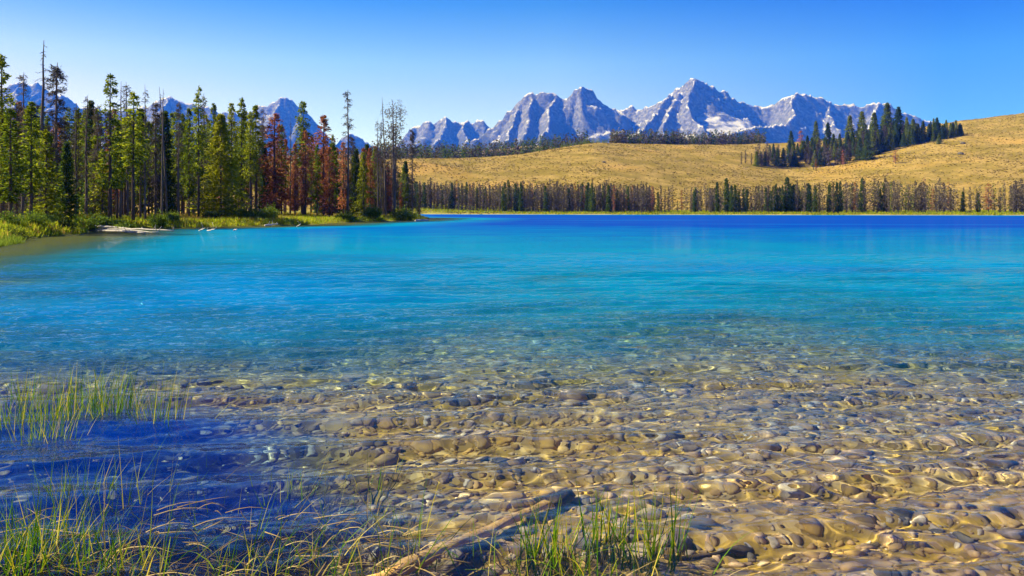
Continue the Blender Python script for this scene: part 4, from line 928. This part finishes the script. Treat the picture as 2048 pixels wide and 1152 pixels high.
e = log_thing('sunken_log', 'long tan log lying under the water among the front grass', 'log', bedpt(700, 1180, 0.15), bedpt(1095, 1003, 0.14), 0.074, 0.056, 'lightwood', 0, 10)
q0 = bedpt(1095, 1003, 0.14); q1 = bedpt(1140, 985, 0.12)
b_ = MB(); b_.tube(np.array([np.array(q0) * (1 - s_) + np.array(q1) * s_ for s_ in np.linspace(0, 1, 5)]) - np.array(e.location), [0.058, 0.070, 0.078, 0.070, 0.040], 9); link('dark_end', b_.mesh('dark_end', M['bark'], True), e)['label'] = 'dark end of the log'  # end piece of the log in dark bark brown
log_thing('sunken_log', 'thin dark branch lying on the stones in the middle of the shallows', 'branch', bedpt(862, 908, 0.02), bedpt(955, 956, 0.02), 0.022, 0.014, 'bark', 0, 11)
log_thing('sunken_log', 'dark waterlogged stick beside the front grass end', 'branch', bedpt(1330, 1108, 0.03), bedpt(1500, 1090, 0.03), 0.028, 0.018, 'bark', 0, 12)
log_thing('sunken_log', 'slim pale brown branch crossing behind the long tan log', 'branch', bedpt(880, 1098, 0.08), bedpt(1080, 1080, 0.05), 0.018, 0.012, 'wetwood', 0, 13)
for ob in bpy.data.objects:
    if ob.parent and ob.parent.name.startswith('sunken_log') and CAUSTICS: ob.cycles.is_caustics_receiver = True

# ------------------------------------------------------------------ sedge in front
def blades(mb, x, y, hgt, n, spread, r, lean=(0.1, 0.0), bend=(0.1, 0.9), wid=0.0042):
    seg = 6; s = np.linspace(0, 1, seg + 1)
    for k in range(n):
        bx = x + r.normal(0, spread); by = y + r.normal(0, spread * 0.7); h = hgt * r.uniform(0.55, 1.12); az = r.uniform(0, 6.28); b = r.uniform(*bend) ** 1.6
        z0 = gzf(bx, by) - 0.01; h = h - z0                     # rooted on the bed, the height counts from the water
        dx, dy = math.cos(az), math.sin(az); th = s * b * 2.0 + r.uniform(0, 0.18)
        ds = h / seg; hx = np.concatenate([[0], np.cumsum(np.sin(th[1:]) * ds)]); hz_ = np.concatenate([[0], np.cumsum(np.cos(th[1:]) * ds)])
        c = np.stack([bx + hx * dx + lean[0] * hz_, by + hx * dy + lean[1] * hz_, z0 + hz_], 1)
        wv = wid * r.uniform(0.6, 1.3) * (1 - s ** 2.2 * 0.93); sdv = np.array([-dy, dx, 0]) if r.uniform() < 0.6 else np.array([1, 0.2, 0.0])
        V = np.concatenate([c - sdv * wv[:, None], c + sdv * wv[:, None]]); m_ = seg + 1
        mb.add(V, [(i, i + m_, i + m_ + 1, i + 1) for i in range(seg)])
_gx = np.linspace(-7, 5, 121); _gy = np.linspace(3, 13, 101); _GX, _GY = np.meshgrid(_gx, _gy); _GZ = ground(_GX, _GY)
def gzf(x, y):
    i = min(max(int((y - 3) / 10 * 100 + 0.5), 0), 100); j = min(max(int((x + 7) / 12 * 120 + 0.5), 0), 120); return float(_GZ[i, j])
gr = np.random.default_rng(123)
TUFT = [(210, 820, 105, 57, 'upright green sedge tuft, tallest of those standing in open water'), (316, 838, 105, 40, 'isolated sedge tuft farthest out in open water'), (104, 832, 101, 51, 'green sedge tuft just before the tallest open water tuft'),
        (150, 815, 89, 40, 'thin sedge tuft behind the tallest open water tuft'), (240, 818, 80, 27, 'small sedge tuft close beside the tallest open water tuft'), (85, 872, 80, 78, 'dense dark sedge tuft with dead stems near the picture edge'),
        (18, 848, 92, 68, 'sedge tuft at the picture edge in the far patch'), (45, 800, 69, 23, 'sparse yellowing sedge tuft behind the picture edge tuft'), (150, 985, 84, 40, 'sedge tuft with brown stems in the dark water between the patches'),
        (748, 968, 66, 12, 'few stemmed sedge tuft alone over the pebbles'), (72, 1080, 120, 60, 'thick sedge tuft low at the corner of the picture'), (18, 1140, 100, 50, 'sedge tuft cut by the bottom corner of the picture'),
        (1220, 1085, 110, 34, 'upright green sedge tuft past the end of the tan log'), (1300, 1105, 150, 26, 'tall thin sedge tuft, last of the front row'), (1090, 1110, 120, 36, 'sedge tuft rooted beside the end of the tan log'),
        (555, 985, 60, 18, 'short yellow sedge tuft behind the front row'), (1345, 1085, 70, 10, 'sparse sedge stems just past the last tall tuft')]
for px, py, hp, n, lab in TUFT:
    x, y = water_pt(px, py); e = thing('sedge_tuft', lab, 'grass tuft', (x, y, gz(x, y))); mb = MB()
    blades(mb, x, y, hp / F * y, int(n * 1.4), 0.055 + 0.0010 * n, gr, (0.06, 0), (0.02, 0.55), 0.0052); V_ = [v - np.array([x, y, gz(x, y)]) for v in mb.v]; mb.v = V_
    ob = link('blades', mb.mesh('sedge_blades', M['blade']), e); ob['kind'] = 'stuff'
    mb = MB(); blades(mb, x, y, 0.35 * hp / F * y, max(4, n // 4), 0.09, gr, (0, 0), (0.6, 1.0)); mb.v = [v - np.array([x, y, gz(x, y)]) for v in mb.v]; link('dead_blades', mb.mesh('sedge_dead', M['straw']), e)['kind'] = 'stuff'
mb = MB(); md = MB()
for k in range(560):
    px = gr.uniform(-120, 1340); 
    lo_y = np.interp(px, [-120, 200, 350, 600, 800, 1000, 1340], [930, 945, 940, 960, 1040, 1075, 1080]); py = gr.uniform(lo_y, 1215)
    if gr.uniform() > np.interp(px, [-120, 0, 300, 500, 700, 850, 1000, 1200, 1340], [0.7, 0.7, 0.85, 0.8, 0.40, 0.16, 0.2, 0.26, 0.14]) * np.interp(py, [930, 1010, 1080], [0.35, 0.6, 1]): continue
    x, y = water_pt(px, py)
    if float(fbm(np.array([x / 0.55]), np.array([y / 0.45]), 2, 401)[0]) < -0.05: continue
    n = int(gr.integers(4, 11))
    blades(mb, x, y, gr.uniform(0.2, 0.50), n, 0.09, gr, (gr.normal(0.08, 0.18), 0), (0.15, 1.2), 0.0040)
    if gr.uniform() < 0.7: blades(md, x, y, gr.uniform(0.10, 0.34), int(gr.integers(3, 9)), 0.12, gr, (gr.normal(0, 0.4), 0), (0.5, 1.1))
for k in range(260):                                    # broken blades lying on the water between the tufts
    px = gr.uniform(-100, 900); py = gr.uniform(np.interp(px, [-100, 300, 900], [1000, 1010, 1060]), 1210); x, y = water_pt(px, py); a = gr.normal(0.2, 0.5) + (math.pi if gr.uniform() < 0.5 else 0); L = gr.uniform(0.12, 0.5)
    s_ = np.linspace(0, 1, 5); c = np.stack([x + np.cos(a + 0.5 * s_ * gr.normal()) * L * s_, y + np.sin(a) * L * s_, 0.008 + 0.05 * gr.uniform() * np.sin(s_ * 3.1)], 1); sdv = np.array([-math.sin(a), math.cos(a), 0.3]); wv = 0.004 * (1 - s_ ** 2 * 0.9)
    md.add(np.concatenate([c - sdv * wv[:, None], c + sdv * wv[:, None]]), [(i, i + 5, i + 6, i + 1) for i in range(4)])
tag(link('water_grass', mb.mesh('water_grass', M['blade'])), kind='stuff'); tag(link('matted_straw', md.mesh('matted_straw', M['straw'])), kind='stuff')
